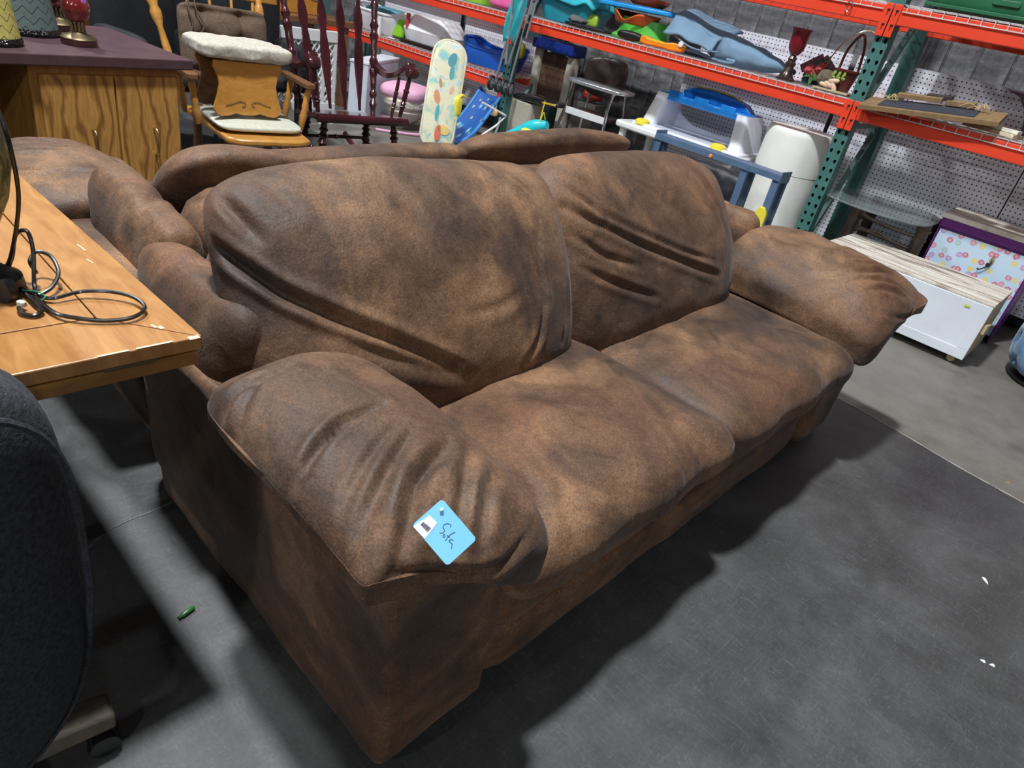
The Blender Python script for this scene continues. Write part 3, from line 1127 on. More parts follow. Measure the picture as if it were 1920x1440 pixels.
def oil_lamp(x, y, lab, s=1.0):
    o = thing('urn_lamp', lab, 'lamp', (x, y, .776), .4, 'maroon urn lamps on the desk')
    o.scale = (s, s, s)
    red = mat('maroon_glaze', (.20, .018, .016), .16, .25, .25, 8, coat=.8)
    dw = mat('dark_wood_gloss', (.045, .016, .013), .3, coat=.3)
    brs = mat('antique_brass', (.36, .28, .16), .35, .9)
    MB().lathe([(.064, 0), (.066, .012), (.064, .022)], None, 32).build('base', dw, o)
    MB().lathe([(.063, .0225), (.066, .027), (.058, .034), (.034, .042), (.024, .052)], None, 32).build('foot', brs, o)
    col = MB()
    for k in range(12):
        a = 2 * PI * k / 12
        col.tube([(.024 * math.cos(a), .024 * math.sin(a), .052), (.022 * math.cos(a), .022 * math.sin(a), .07), (.029 * math.cos(a), .029 * math.sin(a), .090)], .0055, 6)
    c = col.build('fluted_cup', brs, o)
    c['kind'] = 'stuff'
    MB().lathe([(.022, .085), (.040, .10), (.051, .125), (.052, .145), (.042, .172), (.026, .186), (.020, .20)], None, 32).build('urn', red, o)
    MB().lathe([(.021, .20), (.026, .206), (.020, .215), (.018, .26)], None, 24).build('neck', mat('pewter', (.25, .23, .21), .3, .9), o)
    for sg in (-1, 1):
        MB().tube(bez([(0, sg * .026, .188), (0, sg * .048, .180), (0, sg * .062, .190), (0, sg * .066, .206), (0, sg * .056, .214), (0, sg * .048, .205), (0, sg * .055, .198)], 6), .0022, 6).build('wire_curl', CHROME, o)
    MB().box(.040, .046, -.008, .012, .155, .172).build('sticker', mat('violet_sticker', (.50, .14, .62), .5), o, bevel=.001)


oil_lamp(-3.18, .965, 'maroon urn lamp with wire curl handles near the desk corner', .94)
oil_lamp(-3.50, 1.00, 'maroon urn lamp half hidden behind the nearer one', .94)

# ------------------------------------------------------------------ wooden glider rocker with cushions
HON = wood('honey_maple', (.54, .235, .040), (.74, .37, .090), (3, 3, 9), 4, .35, .3)
HOND = wood('walnut_stain_and_shade', (.15, .066, .026), (.25, .115, .05), (3, 3, 9), 4, .4, .2)
gl = thing('glider_rocker', 'honey maple rocking chair holding the upturned footstool and brown cushion', 'chair', (-3.60, 1.84, 0), math.radians(-9))
# local x = facing
MB().prism([(.36, -.20), (.40, -.14), (.40, .14), (.36, .22), (-.26, .24), (-.26, -.24)], .032, MT(0, 0, .385)).build('seat_board', HON, gl, bevel=.010, smooth=30)
TURN = [(.012, 0), (.016, .03), (.020, .07), (.015, .10), (.019, .12), (.014, .14), (.018, .18), (.012, .22)]
for sg in (-1, 1):
    MB().prism([(.13, -.030), (.155, -.02), (.155, .02), (.13, .030), (.02, .028), (-.24, .022), (-.24, -.022), (.02, -.028)], .026, MT(.02, sg * .292, .622, 0, -.02, 0)).build('arm', HOND, gl, bevel=.005, smooth=0)
    for x in (.12, -.12):
        m = MT(x, sg * .265, .40, -sg * .13, .06, 0)
        MB().lathe(TURN, m, 14).build('arm_post', HON, gl)
    # back post
    z0 = .40
    lean = Matrix.Translation((-.24, sg * (.235 if sg < 0 else .185), z0)) @ Matrix.Rotation(-sg * (.20 if sg < 0 else .04), 4, 'X') @ Matrix.Rotation(-.26, 4, 'Y')
    MB().lathe([(.015, 0), (.017, .10), (.022, .20), (.019, .30), (.014, .38), (.026, .42), (.028, .45), (.020, .475), (.027, .50), (.023, .53), (.017, .545), (.022, .60), (.02, .72)], lean, 16).build('back_post', HON, gl)
    MB().lathe([(.020, 0), (.024, .10), (.018, .16), (.024, .2), (.020, .37)], MT(.28, sg * .17, .0), 14).build('leg', HOND, gl)
    MB().lathe([(.020, 0), (.024, .10), (.018, .16), (.024, .2), (.020, .37)], MT(-.18, sg * .19, .0), 14).build('leg', HOND, gl)
    MB().tube(bez([(-.36, sg * .19, .075), (-.1, sg * .185, .03), (.15, sg * .18, .018), (.38, sg * .17, .055)], 8), .017, 8).build('rocker_runner', HOND, gl)
for k in range(4):
    y = -.13 + k * .087
    MB().tube([(-.25, y, .40), (-.30, y * 1.15, .65), (-.37, y * 1.3, .93)], .008, 8).build('spindle', HON, gl)
MB().prism([(-.29, -.05), (.29, -.05), (.27, .08), (.12, .115), (-.12, .115), (-.27, .08)], .022, Matrix.Translation((-.378, .02, .985)) @ Matrix.Rotation(PI / 2, 4, 'Z') @ Matrix.Rotation(PI / 2 + .2, 4, 'X')).build('crest_rail', HON, gl, bevel=.004)
MB().tube([(.28, -.17, .2), (.28, .17, .2)], .012, 8).build('stretcher', HOND, gl)
CREAM = mat('cream_linen', (.60, .61, .50), .9, 0, .10, 60, .25, 300)
sc = soft((.215, .215, .024), 6, 3, 2, 26, lambda Q, U: Q + np.array([.10, .0, .4275]), fold=.003).build('seat_cushion', CREAM, None, smooth=80)
sc.matrix_world = gl.matrix_world
sc.location = gl.location
sc.rotation_euler = gl.rotation_euler
tag(sc, 'pale cream seat cushion on the honey maple rocking chair', 'cushion')
TWEED = mat('brown_tweed', (.125, .082, .055), .95, 0, .35, 120, .5, 400)
tufts = [(-.10, .02), (.09, .02), (-.10, -.13), (.09, -.13), (-.10, .15), (.09, .15)]


def dtuft(Q, U):
    f = np.clip(U[:, 0], 0, 1)
    for (a, b) in tufts:
        d2 = (Q[:, 1] - a) ** 2 + (Q[:, 2] - b) ** 2
        Q[:, 0] -= .045 * f * np.exp(-d2 / .0022) + .010 * f * np.exp(-((Q[:, 2] - b) / .016) ** 2) + .006 * f * np.exp(-((Q[:, 1] - a) / .014) ** 2)
    c, s = math.cos(.20), math.sin(.20)
    x, z = Q[:, 0].copy(), Q[:, 2].copy()
    Q[:, 0] = x * c - z * s
    Q[:, 2] = z * c + x * s
    return Q + np.array([-.270, -.01, .715])


bc = soft((.060, .225, .185), 9, 3, 0, 44, dtuft).build('back_cushion', TWEED, None, smooth=80)
bc.location = gl.location
bc.rotation_euler = gl.rotation_euler
tag(bc, 'brown tweed tufted back cushion tied to the maple rocking chair', 'cushion')
for dy in (-.16, -.125):
    MB().tube(bez([(-.265, dy - .03, .955), (-.235, dy - .035, .88), (-.222, dy - .02 + .02 * (dy > -.14), .80), (-.225, dy - .045, .74)], 6), .004, 6).build('tie', TWEED, bc)
bt = MB().cbox((-.345, -.135, .962), (.004, .075, .05), 0).build('price_tag', mat('tag_blue', (.30, .66, .93), .45), None, smooth=0)
bt.location = gl.location
bt.rotation_euler = gl.rotation_euler
tag(bt, 'light blue price tag tied to the maple rocking chair back', 'tag')

# footstool standing on the rocker's seat
fs_ = thing('footstool', 'maple footstool with oatmeal padded top sitting on the rocking chair', 'footstool', (-3.52, 1.775, .462), math.radians(-5))
P = mat('oatmeal_boucle', (.50, .455, .38), .95, 0, .22, 70, .5, 260)
soft((.155, .222, .038), 10, 5, 2, 30, lambda Q, U: Q + np.array([-.01, 0, .296]), fold=.008, fscale=14).build('padded_top', P, fs_, smooth=80)


def stool_side():
    L = [(.165, .255), (.168, .225), (.150, .190), (.142, .150), (.150, .105), (.165, .060), (.172, .035), (.160, .012), (.135, .0), (.10, .004), (.06, .016), (.03, .008)]
    return L + [(-a, b) for a, b in reversed(L)]


for x in (.105, -.13):
    sd = MB().prism(stool_side(), .018, Matrix.Translation((x, 0, 0)) @ Matrix.Rotation(PI / 2, 4, 'Z') @ Matrix.Rotation(PI / 2, 4, 'X')).build('side_panel', HON if x > 0 else HOND, fs_, bevel=.003)  # rear panel takes the darker wood to paint in its shade
    if x > 0:
        for sg in (-1, 1):
            MB().tube(bez([(x + .010, sg * .115, .052), (x + .010, sg * .08, .062), (x + .010, sg * .045, .074), (x + .010, sg * .02, .068), (x + .010, sg * .018, .052), (x + .010, sg * .032, .050)], 6), .0022, 6).build('carved_scroll', HOND, sd)
MB().box(-.12, .095, -.02, .02, .05, .075).build('stretcher', HON, fs_, bevel=.003)

# ------------------------------------------------------------------ dark maroon rocking chair
MRD = mat('maroon_lacquer', (.055, .012, .016), .20, 0, .35, 6, coat=.6)
rc = thing('rocking_chair', 'dark maroon spindle rocking chair with arrow back slats', 'chair', (-3.84, 2.66, 0), math.radians(-9))
MB().prism([(.20, -.31), (.22, -.29), (.22, .29), (.20, .31), (-.18, .28), (-.22, .24), (-.22, -.24), (-.18, -.28)], .034, MT(0, 0, .372, 0, -.16, 0)).build('seat', MRD, rc, bevel=.010)
MB().tube([(.215, -.30, .400), (.215, .30, .400)], .026, 12).build('rolled_front', MRD, rc)


def turned(p0, p1, r, name, rings=(.12, .2, .5, .58, .8), n=14):
    p0, p1 = Vector(p0), Vector(p1)
    L = (p1 - p0).length
    q = (p1 - p0).to_track_quat('Z', 'Y').to_matrix().to_4x4()
    prof = []
    for k in range(41):
        f = k / 40
        rr = r * (.72 + .28 * math.sin(f * PI))
        for g in rings:
            rr += r * .38 * math.exp(-((f - g) / .022) ** 2) - r * .22 * math.exp(-((f - g - .04) / .02) ** 2)
        prof.append((max(rr, r * .4), f * L))
    return MB().lathe(prof, Matrix.Translation(p0) @ q, n).build(name, MRD, rc)


for sg in (-1, 1):
    turned((-.16, sg * .25, .36), (-.40, sg * .315, 1.10), .023, 'back_post', (.08, .16, .34, .42, .62, .70, .86, .93))
    MB().lathe([(.012, 0), (.03, .015), (.032, .035), (.02, .055), (.008, .062)], MT(-.40, sg * .315, 1.10), 16).build('finial', MRD, rc)
    turned((.16, sg * .23, .39), (.20, sg * .27, .05), .023, 'leg', (.2, .3, .42, .55, .68))
    turned((-.15, sg * .20, .35), (-.20, sg * .24, .05), .023, 'leg', (.2, .3, .42, .55, .68))
    MB().tube(bez([(-.55, sg * .245, .13), (-.3, sg * .25, .045), (.0, sg * .255, .022), (.25, sg * .265, .045), (.36, sg * .27, .085)], 8), .020, 8).build('runner', MRD, rc)
    # scrolled arm
    arm = []
    for k in range(15):
        f = k / 14
        x = -.26 + .42 * f
        z = .655 - .045 * math.sin(f * PI * 1.05) + .035 * f * f * 2 - .0
        arm.append((x, sg * (.285 + .035 * f), z))
    mb = MB()
    for i in range(14):
        mb.bar(arm[i], Vector(arm[i + 1]) + (Vector(arm[i + 1]) - Vector(arm[i])) * .15, .055, .030)
    mb.build('arm', MRD, rc, bevel=.004)
    MB().lathe([(.008, -.034), (.030, -.033), (.036, -.02), (.036, .02), (.030, .033), (.008, .034)], MT(.175, sg * .322, .690, PI / 2, 0, 0), 18).build('arm_scroll', MRD, rc)
    turned((.16, sg * .275, .42), (.17, sg * .315, .68), .016, 'arm_post', (.25, .33, .62))
    turned((.05, sg * .275, .39), (.05, sg * .305, .64), .013, 'arm_post', (.25, .33, .62))
turned((.18, -.24, .20), (.18, .24, .20), .014, 'stretcher', (.3, .4, .5, .6, .7))
turned((-.17, -.21, .20), (-.17, .21, .20), .012, 'stretcher', (.5,))
for sg in (-1, 1):
    turned((-.17, sg * .22, .17), (.18, sg * .25, .17), .012, 'stretcher', (.5,))
SL = [(.008, 0), (.010, .06), (.020, .16), (.030, .27), (.031, .34), (.024, .41), (.019, .45), (.025, .49), (.030, .53), (.026, .58), (.014, .63), (.010, .70)]
for k in range(4):
    y0 = -.155 + k * .103
    y1 = -.195 + k * .130
    d = Vector((-.23, y1 - y0, .68))
    m = Matrix.Translation((-.165, y0, .42)) @ d.to_track_quat('Z', 'Y').to_matrix().to_4x4()
    poly = [(a, b) for a, b in SL] + [(-a, b) for a, b in reversed(SL)]
    z = d.normalized()
    xx = Vector((0, 1, 0))
    xx = (xx - z * xx.dot(z)).normalized()
    yy = z.cross(xx)
    mm = Matrix(((xx.x, z.x, yy.x, -.165), (xx.y, z.y, yy.y, y0), (xx.z, z.z, yy.z, .42), (0, 0, 0, 1)))
    mm.translation.z = .375
    MB().prism(poly, .012, mm).build('back_slat', MRD, rc, bevel=.002)
MB().prism([(-.34, 0), (.34, 0), (.33, .10), (.2, .15), (0, .12), (-.2, .15), (-.33, .10)], .02, Matrix.Translation((-.398, 0, 1.08)) @ Matrix.Rotation(PI / 2, 4, 'Z') @ Matrix.Rotation(PI / 2 + .3, 4, 'X')).build('crest_rail', MRD, rc, bevel=.004)

# ------------------------------------------------------------------ black upholstered chairs behind
NAVY = mat('black_upholstery', (.010, .011, .014), .75, 0, .3, 20, .2, 200)


def black_chair(x, y, rz, lab, w=.40, h=.92):
    o = thing('upholstered_chair', lab, 'chair', (x, y, 0), rz, 'black upholstered chairs behind the rockers')
    soft((.07, w, .30), 3.2, 2.6, 0, 26, lambda Q, U: Q + np.array([-.25 - 0, 0, h - .28])).build('backrest', NAVY, o, smooth=80)
    soft((.27, w * .9, .07), 6, 3, 2, 20, lambda Q, U: Q + np.array([.02, 0, .42])).build('seat', NAVY, o, smooth=80)
    for sg in (-1, 1):
        soft((.26, .05, .15), 5, 3, 1, 16, lambda Q, U: Q + np.array([0, sg * w * .93, .50])).build('armrest', NAVY, o, smooth=80)
        for xx in (-.2, .2):
            MB().lathe([(.012, 0), (.02, .36)], MT(xx, sg * w * .75, 0), 10).build('leg', BLACK, o)
    return o


black_chair(-4.60, 1.84, .2, 'black upholstered armchair between the desk and the maple rocker', .27, .93)
black_chair(-4.72, 2.52, -.1, 'black high-backed chair between the two rocking chairs', .25, 1.05)

# ------------------------------------------------------------------ brown wooden dresser behind the desk
DWD = wood('reddish_dresser', (.085, .026, .012), (.16, .055, .024), (2, 10, 2), 4, .4, .2)
ds = thing('dresser', 'reddish brown wooden dresser behind the desk lamps', 'dresser', (-5.35, 1.35, 0), .1)
MB().box(-.45, 0, -.75, .42, .04, .92).build('body', DWD, ds, bevel=.006, smooth=0)
MB().box(-.47, .02, -.77, .44, .92, .95).build('top', DWD, ds, bevel=.005, smooth=0)
for z in (.08, .36, .64):
    for ya, yb in ((-.73, -.17), (-.15, .40)):
        d = MB().box(.0005, .018, ya, yb, z, z + .25).build('drawer', DWD, ds, bevel=.004, smooth=0)
        MB().lathe([(.006, 0), (.008, .015), (.016, .022), (.010, .032)], MT(.018, (ya + yb) / 2, z + .125, 0, PI / 2, 0), 12).build('knob', BLACK, d)

# ------------------------------------------------------------------ orange pine chair/table behind the maroon rocker
PINE = wood('orange_pine', (.50, .20, .03), (.70, .33, .06), (3, 3, 9), 3, .4, .2)
pt = thing('pine_mirror', 'orange pine board with a round mirror leaning behind the maroon rocker', 'mirror', (-5.9, 3.55, .715), 0)
MB().box(-.03, 0, -.38, .20, 0, .55).build('board', PINE, pt, bevel=.004, smooth=0)
MB().lathe([(.15, 0), (.16, .008), (.15, .014)], MT(.0005, .13, .27, 0, PI / 2, 0), 32).build('glass', mat('mirror_glass', (.8, .82, .82), .05, 1.0, .02), pt)
tt = thing('side_table', 'dark brown side table carrying the pine mirror behind the lattice', 'table', (-6.05, 3.55, 0), 0)
MB().box(-.35, .35, -.62, .42, .665, .7145).build('table_top', HOND, tt, bevel=.006, smooth=0)
for x in (-.28, .28):
    for y in (-.54, .34):
        MB().box(x - .03, x + .03, y - .03, y + .03, 0, .665).build('leg', HOND, tt, bevel=.004, smooth=0)

# ------------------------------------------------------------------ white lattice crate
WHT = mat('white_plastic', (.80, .80, .80), .4, 0, .04)
WHTP = mat('white_paint', (.70, .71, .72), .5, 0, .06)
lt = thing('lattice_panel', 'white plastic lattice basket standing behind the maroon rocking chair', 'basket', (-5.10, 2.90, 0), 0)
for ya, yb, xx in ((-.10, .48, 0.0),):
    MB().box(-.02, .02, ya, yb, .62, .70).build('top_band', WHT, lt, bevel=.004, smooth=0)
    MB().box(-.02, .02, ya, yb, .11, .17).build('bottom_band', WHT, lt, bevel=.004, smooth=0)
    for y in (ya + .015, .365, yb - .015):
        MB().box(-.012, .012, y - .014, y + .014, .0, .62).build('upright', WHT, lt, bevel=.003, smooth=0)
    n = 0
    for sg in (-1, 1):
        y = ya - .45
        while y < yb + .45:
            a = Vector((sg * .003, y, .17))
            b_ = Vector((sg * .003, y + sg * .30, .62))
            # clip to the frame
            def clipy(p, q):
                d = q - p
                t0, t1 = 0.0, 1.0
                if abs(d.y) > 1e-6:
                    ta, tb_ = (ya - p.y) / d.y, (yb - p.y) / d.y
                    t0, t1 = max(t0, min(ta, tb_)), min(t1, max(ta, tb_))
                return (p + d * t0, p + d * t1) if t1 > t0 + .02 else None
            cc = clipy(a, b_)
            if cc:
                MB().bar(cc[0], cc[1], .007, .013, (1, 0, 0)).build('slat', WHT, lt, smooth=0)
            y += .046

# white box behind the rocker
wbx = thing('white_box', 'tall white panel box on the floor right of the lattice basket', 'box', (-5.20, 3.90, 0), math.radians(33))
MB().box(-.16, .0, -.30, .44, 0, .50).build('body', mat('bluish_white', (.62, .66, .75), .5, 0, .04), wbx, bevel=.006, smooth=0)
MB().box(-.165, .004, -.305, .445, .485, .505).build('lid', mat('bluish_white_lid', (.70, .72, .78), .5), wbx, bevel=.004, smooth=0)

# ------------------------------------------------------------------ baby things on the floor by the left bay
PINK = mat('pink_fabric', (.78, .42, .58), .8, 0, .08, 30)
ps = thing('infant_lounger', 'pink baby seat with a floral band on the floor behind the maroon rocker', 'baby seat', (-4.98, 4.02, 0), .5)


def floral(name, base, cols, scale=26.0, thr=.30):
    m, t, b = nt(name)
    tc = t.nodes.new('ShaderNodeTexCoord')
    v = t.nodes.new('ShaderNodeTexVoronoi')
    v.inputs['Scale'].default_value = scale
    v.inputs['Randomness'].default_value = .75
    nz = tex(t, scale * 2.2, 2)
    v.voronoi_dimensions = '2D'
    sx_ = t.nodes.new('ShaderNodeSeparateXYZ')
    t.links.new(tc.outputs['Object'], sx_.inputs[0])
    cx_ = t.nodes.new('ShaderNodeCombineXYZ')
    t.links.new(sx_.outputs[0], cx_.inputs[0])
    t.links.new(sx_.outputs[2], cx_.inputs[1])
    mp = mix(t, cx_.outputs[0], nz.outputs['Color'], .014)
    t.links.new(mp, v.inputs['Vector'])
    sp = t.nodes.new('ShaderNodeSeparateColor')
    t.links.new(v.outputs['Color'], sp.inputs[0])
    r = t.nodes.new('ShaderNodeValToRGB')
    r.color_ramp.interpolation = 'CONSTANT'
    e = r.color_ramp.elements
    while len(e) < len(cols):
        e.new(.5)
    for k, c in enumerate(cols):
        e[k].position = k / len(cols)
        e[k].color = (*c, 1)
    t.links.new(sp.outputs[0], r.inputs[0])
    ring = math_(t, 'MULTIPLY', math_(t, 'LESS_THAN', v.outputs['Distance'], thr), math_(t, 'GREATER_THAN', sp.outputs[1], .25))
    core = math_(t, 'LESS_THAN', v.outputs['Distance'], thr * .5)
    c = mix(t, base, r.outputs[0], ring)
    dk_ = mix(t, c, (.75, .70, .45), math_(t, 'MULTIPLY', math_(t, 'MULTIPLY', core, ring), .45))
    t.links.new(dk_, b.inputs['Base Color'])
    b.inputs['Roughness'].default_value = .6
    return m


soft((.20, .21, .075), 3.5, 2.5, 2, 22, lambda Q, U: Q + np.array([0, 0, .31])).build('padded_hood', PINK, ps, smooth=80)
MB().lathe([(.14, .17), (.195, .21), (.205, .25), (.19, .28)], None, 30).build('floral_band', floral('baby_floral', (.82, .78, .70), [(.75, .25, .35), (.45, .55, .25), (.80, .60, .25)], 45), ps)
MB().lathe([(.07, .06), (.13, .10), (.17, .16), (.16, .18)], None, 26).build('shell', mat('ivory_plastic', (.72, .68, .58), .5), ps)
MB().tube(bez([(-.1, -.34, .012), (.05, -.26, .012), (.24, -.12, .02), (.20, .10, .05), (.05, .18, .10)], 8), .012, 8).build('floor_rail', PINK, ps)
MB().tube(bez([(.24, -.12, .02), (.34, -.02, .05), (.30, .12, .10), (.12, .15, .14)], 8), .010, 8).build('front_rail', PINK, ps)
MB().tube([(-.05, 0, .0), (0, 0, .10)], .05, 12).build('foot', mat('ivory_plastic', (.72, .68, .58), .5), ps)

# cream bouncer with painted animals (leaning board)
def bouncer_print():
    m, t, b = nt('bouncer_print')
    n = tex(t, 7, 2, .5, dist=1.5)
    n2 = tex(t, 13, 2, .5, dist=2.0)
    r = ramp(t, [(.34, (.30, .60, .62)), (.42, (.52, .68, .52)), (.48, (.80, .76, .52)), (.58, (.82, .78, .56)), (.66, (.55, .74, .80))], n.outputs[0])
    r.color_ramp.interpolation = 'EASE'
    r2 = ramp(t, [(.36, (.75, .25, .12)), (.40, (0, 0, 0))], n2.outputs[0])
    k = math_(t, 'LESS_THAN', n2.outputs[0], .37)
    c = r.outputs[0]
    k2 = math_(t, 'GREATER_THAN', n2.outputs[0], .655)
    c = mix(t, c, (.45, .62, .60), k2)
    t.links.new(c, b.inputs['Base Color'])
    b.inputs['Roughness'].default_value = .6
    return m


bo = thing('baby_bouncer', 'cream baby bouncer with painted animals and a yellow toy bar clip', 'baby bouncer', (-4.12, 3.60, 0), 0)
# padded board: bottom at local (0,-.05,.15) top (-.02,.13,.85), facing the aisle
a0, a1 = Vector((.10, -.03, .10)), Vector((-.06, .155, .835))
z = (a1 - a0).normalized()
x = Vector((.86, -.5, .1))
x = (x - z * x.dot(z)).normalized()        # board normal
y = z.cross(x)
H = (a1 - a0).length
mm = Matrix(((y.x, z.x, x.x, (a0.x + a1.x) / 2), (y.y, z.y, x.y, (a0.y + a1.y) / 2), (y.z, z.z, x.z, (a0.z + a1.z) / 2), (0, 0, 0, 1)))
mb = soft((.125, H / 2, .022), 4.2, 3, 2, 30, None)
mb.v = [tuple(mm @ Vector(p)) for p in mb.v]
mb.build('padded_board', bouncer_print(), bo, smooth=80)
rim = [mm @ Vector((px, py, 0)) for px, py in rrect(.252, H, .115, 8)]
MB().tube(rim, .010, 8, closed=True).build('piping', mat('cream_piping', (.78, .72, .52), .7), bo)
# painted bird with a long neck, a bunny-bear face
pr = [((.02, .26), .030, .05, (.10, .34, .38)), ((.03, .17), .018, .05, (.12, .38, .40)), ((-.05, -.02), .024, .05, (.75, .32, .16)), ((.04, -.24), .045, .035, (.80, .56, .20)), ((.00, -.27), .025, .06, (.72, .16, .10)),
      ((-.04, .08), .012, .035, (.55, .33, .18)), ((.05, .05), .014, .03, (.75, .45, .30)), ((-.03, -.13), .016, .06, (.10, .42, .50))]
for k, ((u, v), ra, rb_, c) in enumerate(pr):
    pts = [(ra * math.cos(2 * PI * i / 16), rb_ * math.sin(2 * PI * i / 16)) for i in range(16)]
    MB().prism(pts, .004, mm @ Matrix.Translation((u, v, .0215)) @ Matrix.Rotation(.3 * (k % 3 - 1), 4, 'Z')).build('printed_figure', mat('print_%d' % k, c, .7), bo, smooth=0)
YEL = mat('yellow_plastic', (.85, .72, .06), .4, 0, .05)
soft((.025, .030, .072), 4, 3, 0, 14, lambda Q, U: Q + np.array([.10, .150, .41])).build('toy_clip', YEL, bo, smooth=80)
MB().tube(bez([(.10, .145, .47), (.11, .165, .495), (.11, .19, .49)], 4), .012, 8).build('clip_knob', YEL, bo)
MB().tube(bez([(.10, .150, .36), (.10, .15, .20), (.10, .15, .02)], 5), .011, 8).build('frame_tube', WHT, bo)
MB().tube(bez([(-.02, -.08, .012), (.10, .0, .012), (.10, .17, .012), (-.06, .21, .012)], 5), .011, 8).build('floor_tube', WHT, bo)

bb = thing('baby_rocker', 'blue fabric baby rocker with white tube frame by the left rack post', 'baby rocker', (-4.28, 4.20, 0), 0)
BLUEF = floral('blue_fabric_print', (.015, .11, .40), [(.05, .25, .60), (.02, .10, .35), (.10, .40, .45)], 14)


def sling(u, v):
    x = -.02 + .10 * (1 - u)
    y = -.20 + .48 * u
    z = .10 + .36 * u ** 1.5 - .04 * math.sin(v * PI)
    return (x + (v - .5) * .30 - .12, y - (v - .5) * .05, z)


MB().grid(sling, 18, 10).build('sling', BLUEF, bb, solid=.02, smooth=60)
for sg in (-.5, .5):
    MB().tube(bez([sling(0, sg + .5), sling(.35, sg + .5), sling(.7, sg + .5), sling(1, sg + .5)], 5), .014, 8).build('side_rail', mat('blue_plastic_light', (.06, .28, .68), .4), bb)
MB().tube([(.12, -.06, .42), (.20, .16, .34), (.16, .10, .25), (.04, -.17, .015)], .010, 8).build('frame_tube', WHT, bb)
MB().tube(bez([(.04, -.17, .012), (-.12, -.2, .012), (-.26, -.10, .012), (-.30, .12, .012)], 5), .010, 8).build('floor_tube', WHT, bb)
MB().tube(bez([(.10, .20, .30), (.05, .22, .16), (-.05, .2, .012)], 5), .010, 8).build('rear_tube', WHT, bb)
MB().cbox((.165, .07, .355), (.03, .05, .04), .6).build('orange_toy', mat('orange_toy', (.80, .45, .10), .5), bb, bevel=.006)

# ------------------------------------------------------------------ folded stroller leaning on the left post
st = thing('folded_stroller', 'folded teal umbrella stroller hanging upside down at the left rack post', 'stroller', (-4.07, 4.28, .545), 0)
TEAL = mat('teal_nylon', (.02, .36, .40), .7, 0, .2, 20, .3, 40)
ALU = mat('grey_tube', (.50, .51, .53), .3, .7)
for x, r in ((-.145, 0), (-.065, 0), (.005, 0), (.075, 0)):
    w = MB().lathe([(.010, -.011), (.042, -.012), (.056, -.010), (.058, 0), (.056, .010), (.042, .012), (.010, .011)], MT(x, -.02, .02, 0, PI / 2, .35), 26).build('wheel', mat('tyre_black', (.025, .025, .027), .5), st)
    MB().lathe([(.006, 0), (.036, .0005), (.040, .003), (.034, .005)], MT(x + .010, -.022, .02, 0, PI / 2, .35), 20).build('hubcap', mat('grey_hub', (.30, .30, .31), .4), w)
MB().tube([(-.15, -.02, .02), (.08, -.02, .02)], .008, 8).build('axle', ALU, st)
for (xa, xb, za, zb) in ((-.11, -.03, .03, .62), (.045, .12, .03, .66), (-.06, .05, .22, .68), (-.03, -.08, .18, .66), (.0, .08, .19, .60)):
    MB().tube([(xa, -.01, za), (xb, .0, zb)], .009, 8).build('frame_tube', ALU, st)
for xa in (.115, .14):
    MB().tube([(xa, -.015, .40), (xa + .03, -.01, .64)], .008, 8).build('push_tube', ALU, st)


def cloth(u, v):
    w = .045 + .05 * u
    return (-.045 + (v - .5) * 2 * w + .05 * u, -.005 - .02 * math.sin(v * 9 + u * 5) - .012 * math.cos(v * 17), .36 + .34 * u - .05 * (1 - u) * abs(v - .5))


MB().grid(cloth, 14, 22).build('fabric', TEAL, st, solid=.006, smooth=70)
MB().tube([(.115, -.016, .40), (.13, -.014, .50)], .013, 8).build('joint_clip', BLACK, st)
MB().tube([(.14, -.014, .52), (.15, -.012, .56)], .014, 8).build('joint_clip', BLACK, st)
MB().cbox((-.015, -.02, .36), (.03, .012, .055), .1).build('red_latch', mat('red_latch', (.60, .05, .05), .5), st, bevel=.003)

# ------------------------------------------------------------------ left bay, lower shelf
ZL = .604


def basin(name, lab, cat, loc, rz, L, Wd, Ht, m, rimm=None, wave=.0, n=40):
    """open moulded tub with a rolled rim"""
    o = thing(name, lab, cat, loc, rz)
    w = []

    def f(u, v):
        a = 2 * PI * u
        if v < .5:
            k = v / .5
            s = .78 + .20 * k
            zz = Ht * k
        else:
            k = (v - .5) / .5
            s = .98 - .05 - .19 * k
            zz = Ht * (1 - k) + .012 * k
        c, q = math.cos(a), math.sin(a)
        e = .45
        x = L / 2 * s * math.copysign(abs(c) ** e, c)
        y = Wd / 2 * s * math.copysign(abs(q) ** e, q)
        return (x, y, max(.001, zz + wave * math.cos(a * 2) * (zz / Ht)))
    mb = MB().grid(f, n, 12)
    mb.add([(L / 2 * .70 * math.copysign(abs(math.cos(2 * PI * k / n)) ** .45, math.cos(2 * PI * k / n)), Wd / 2 * .70 * math.copysign(abs(math.sin(2 * PI * k / n)) ** .45, math.sin(2 * PI * k / n)), .012) for k in range(n)], [tuple(range(n))])
    mb.build('shell', m, o, smooth=60)
    rim = [f(k / n, .5) for k in range(n)]
    MB().tube(rim, .014, 8, closed=True).build('rim', rimm or m, o)
    return o


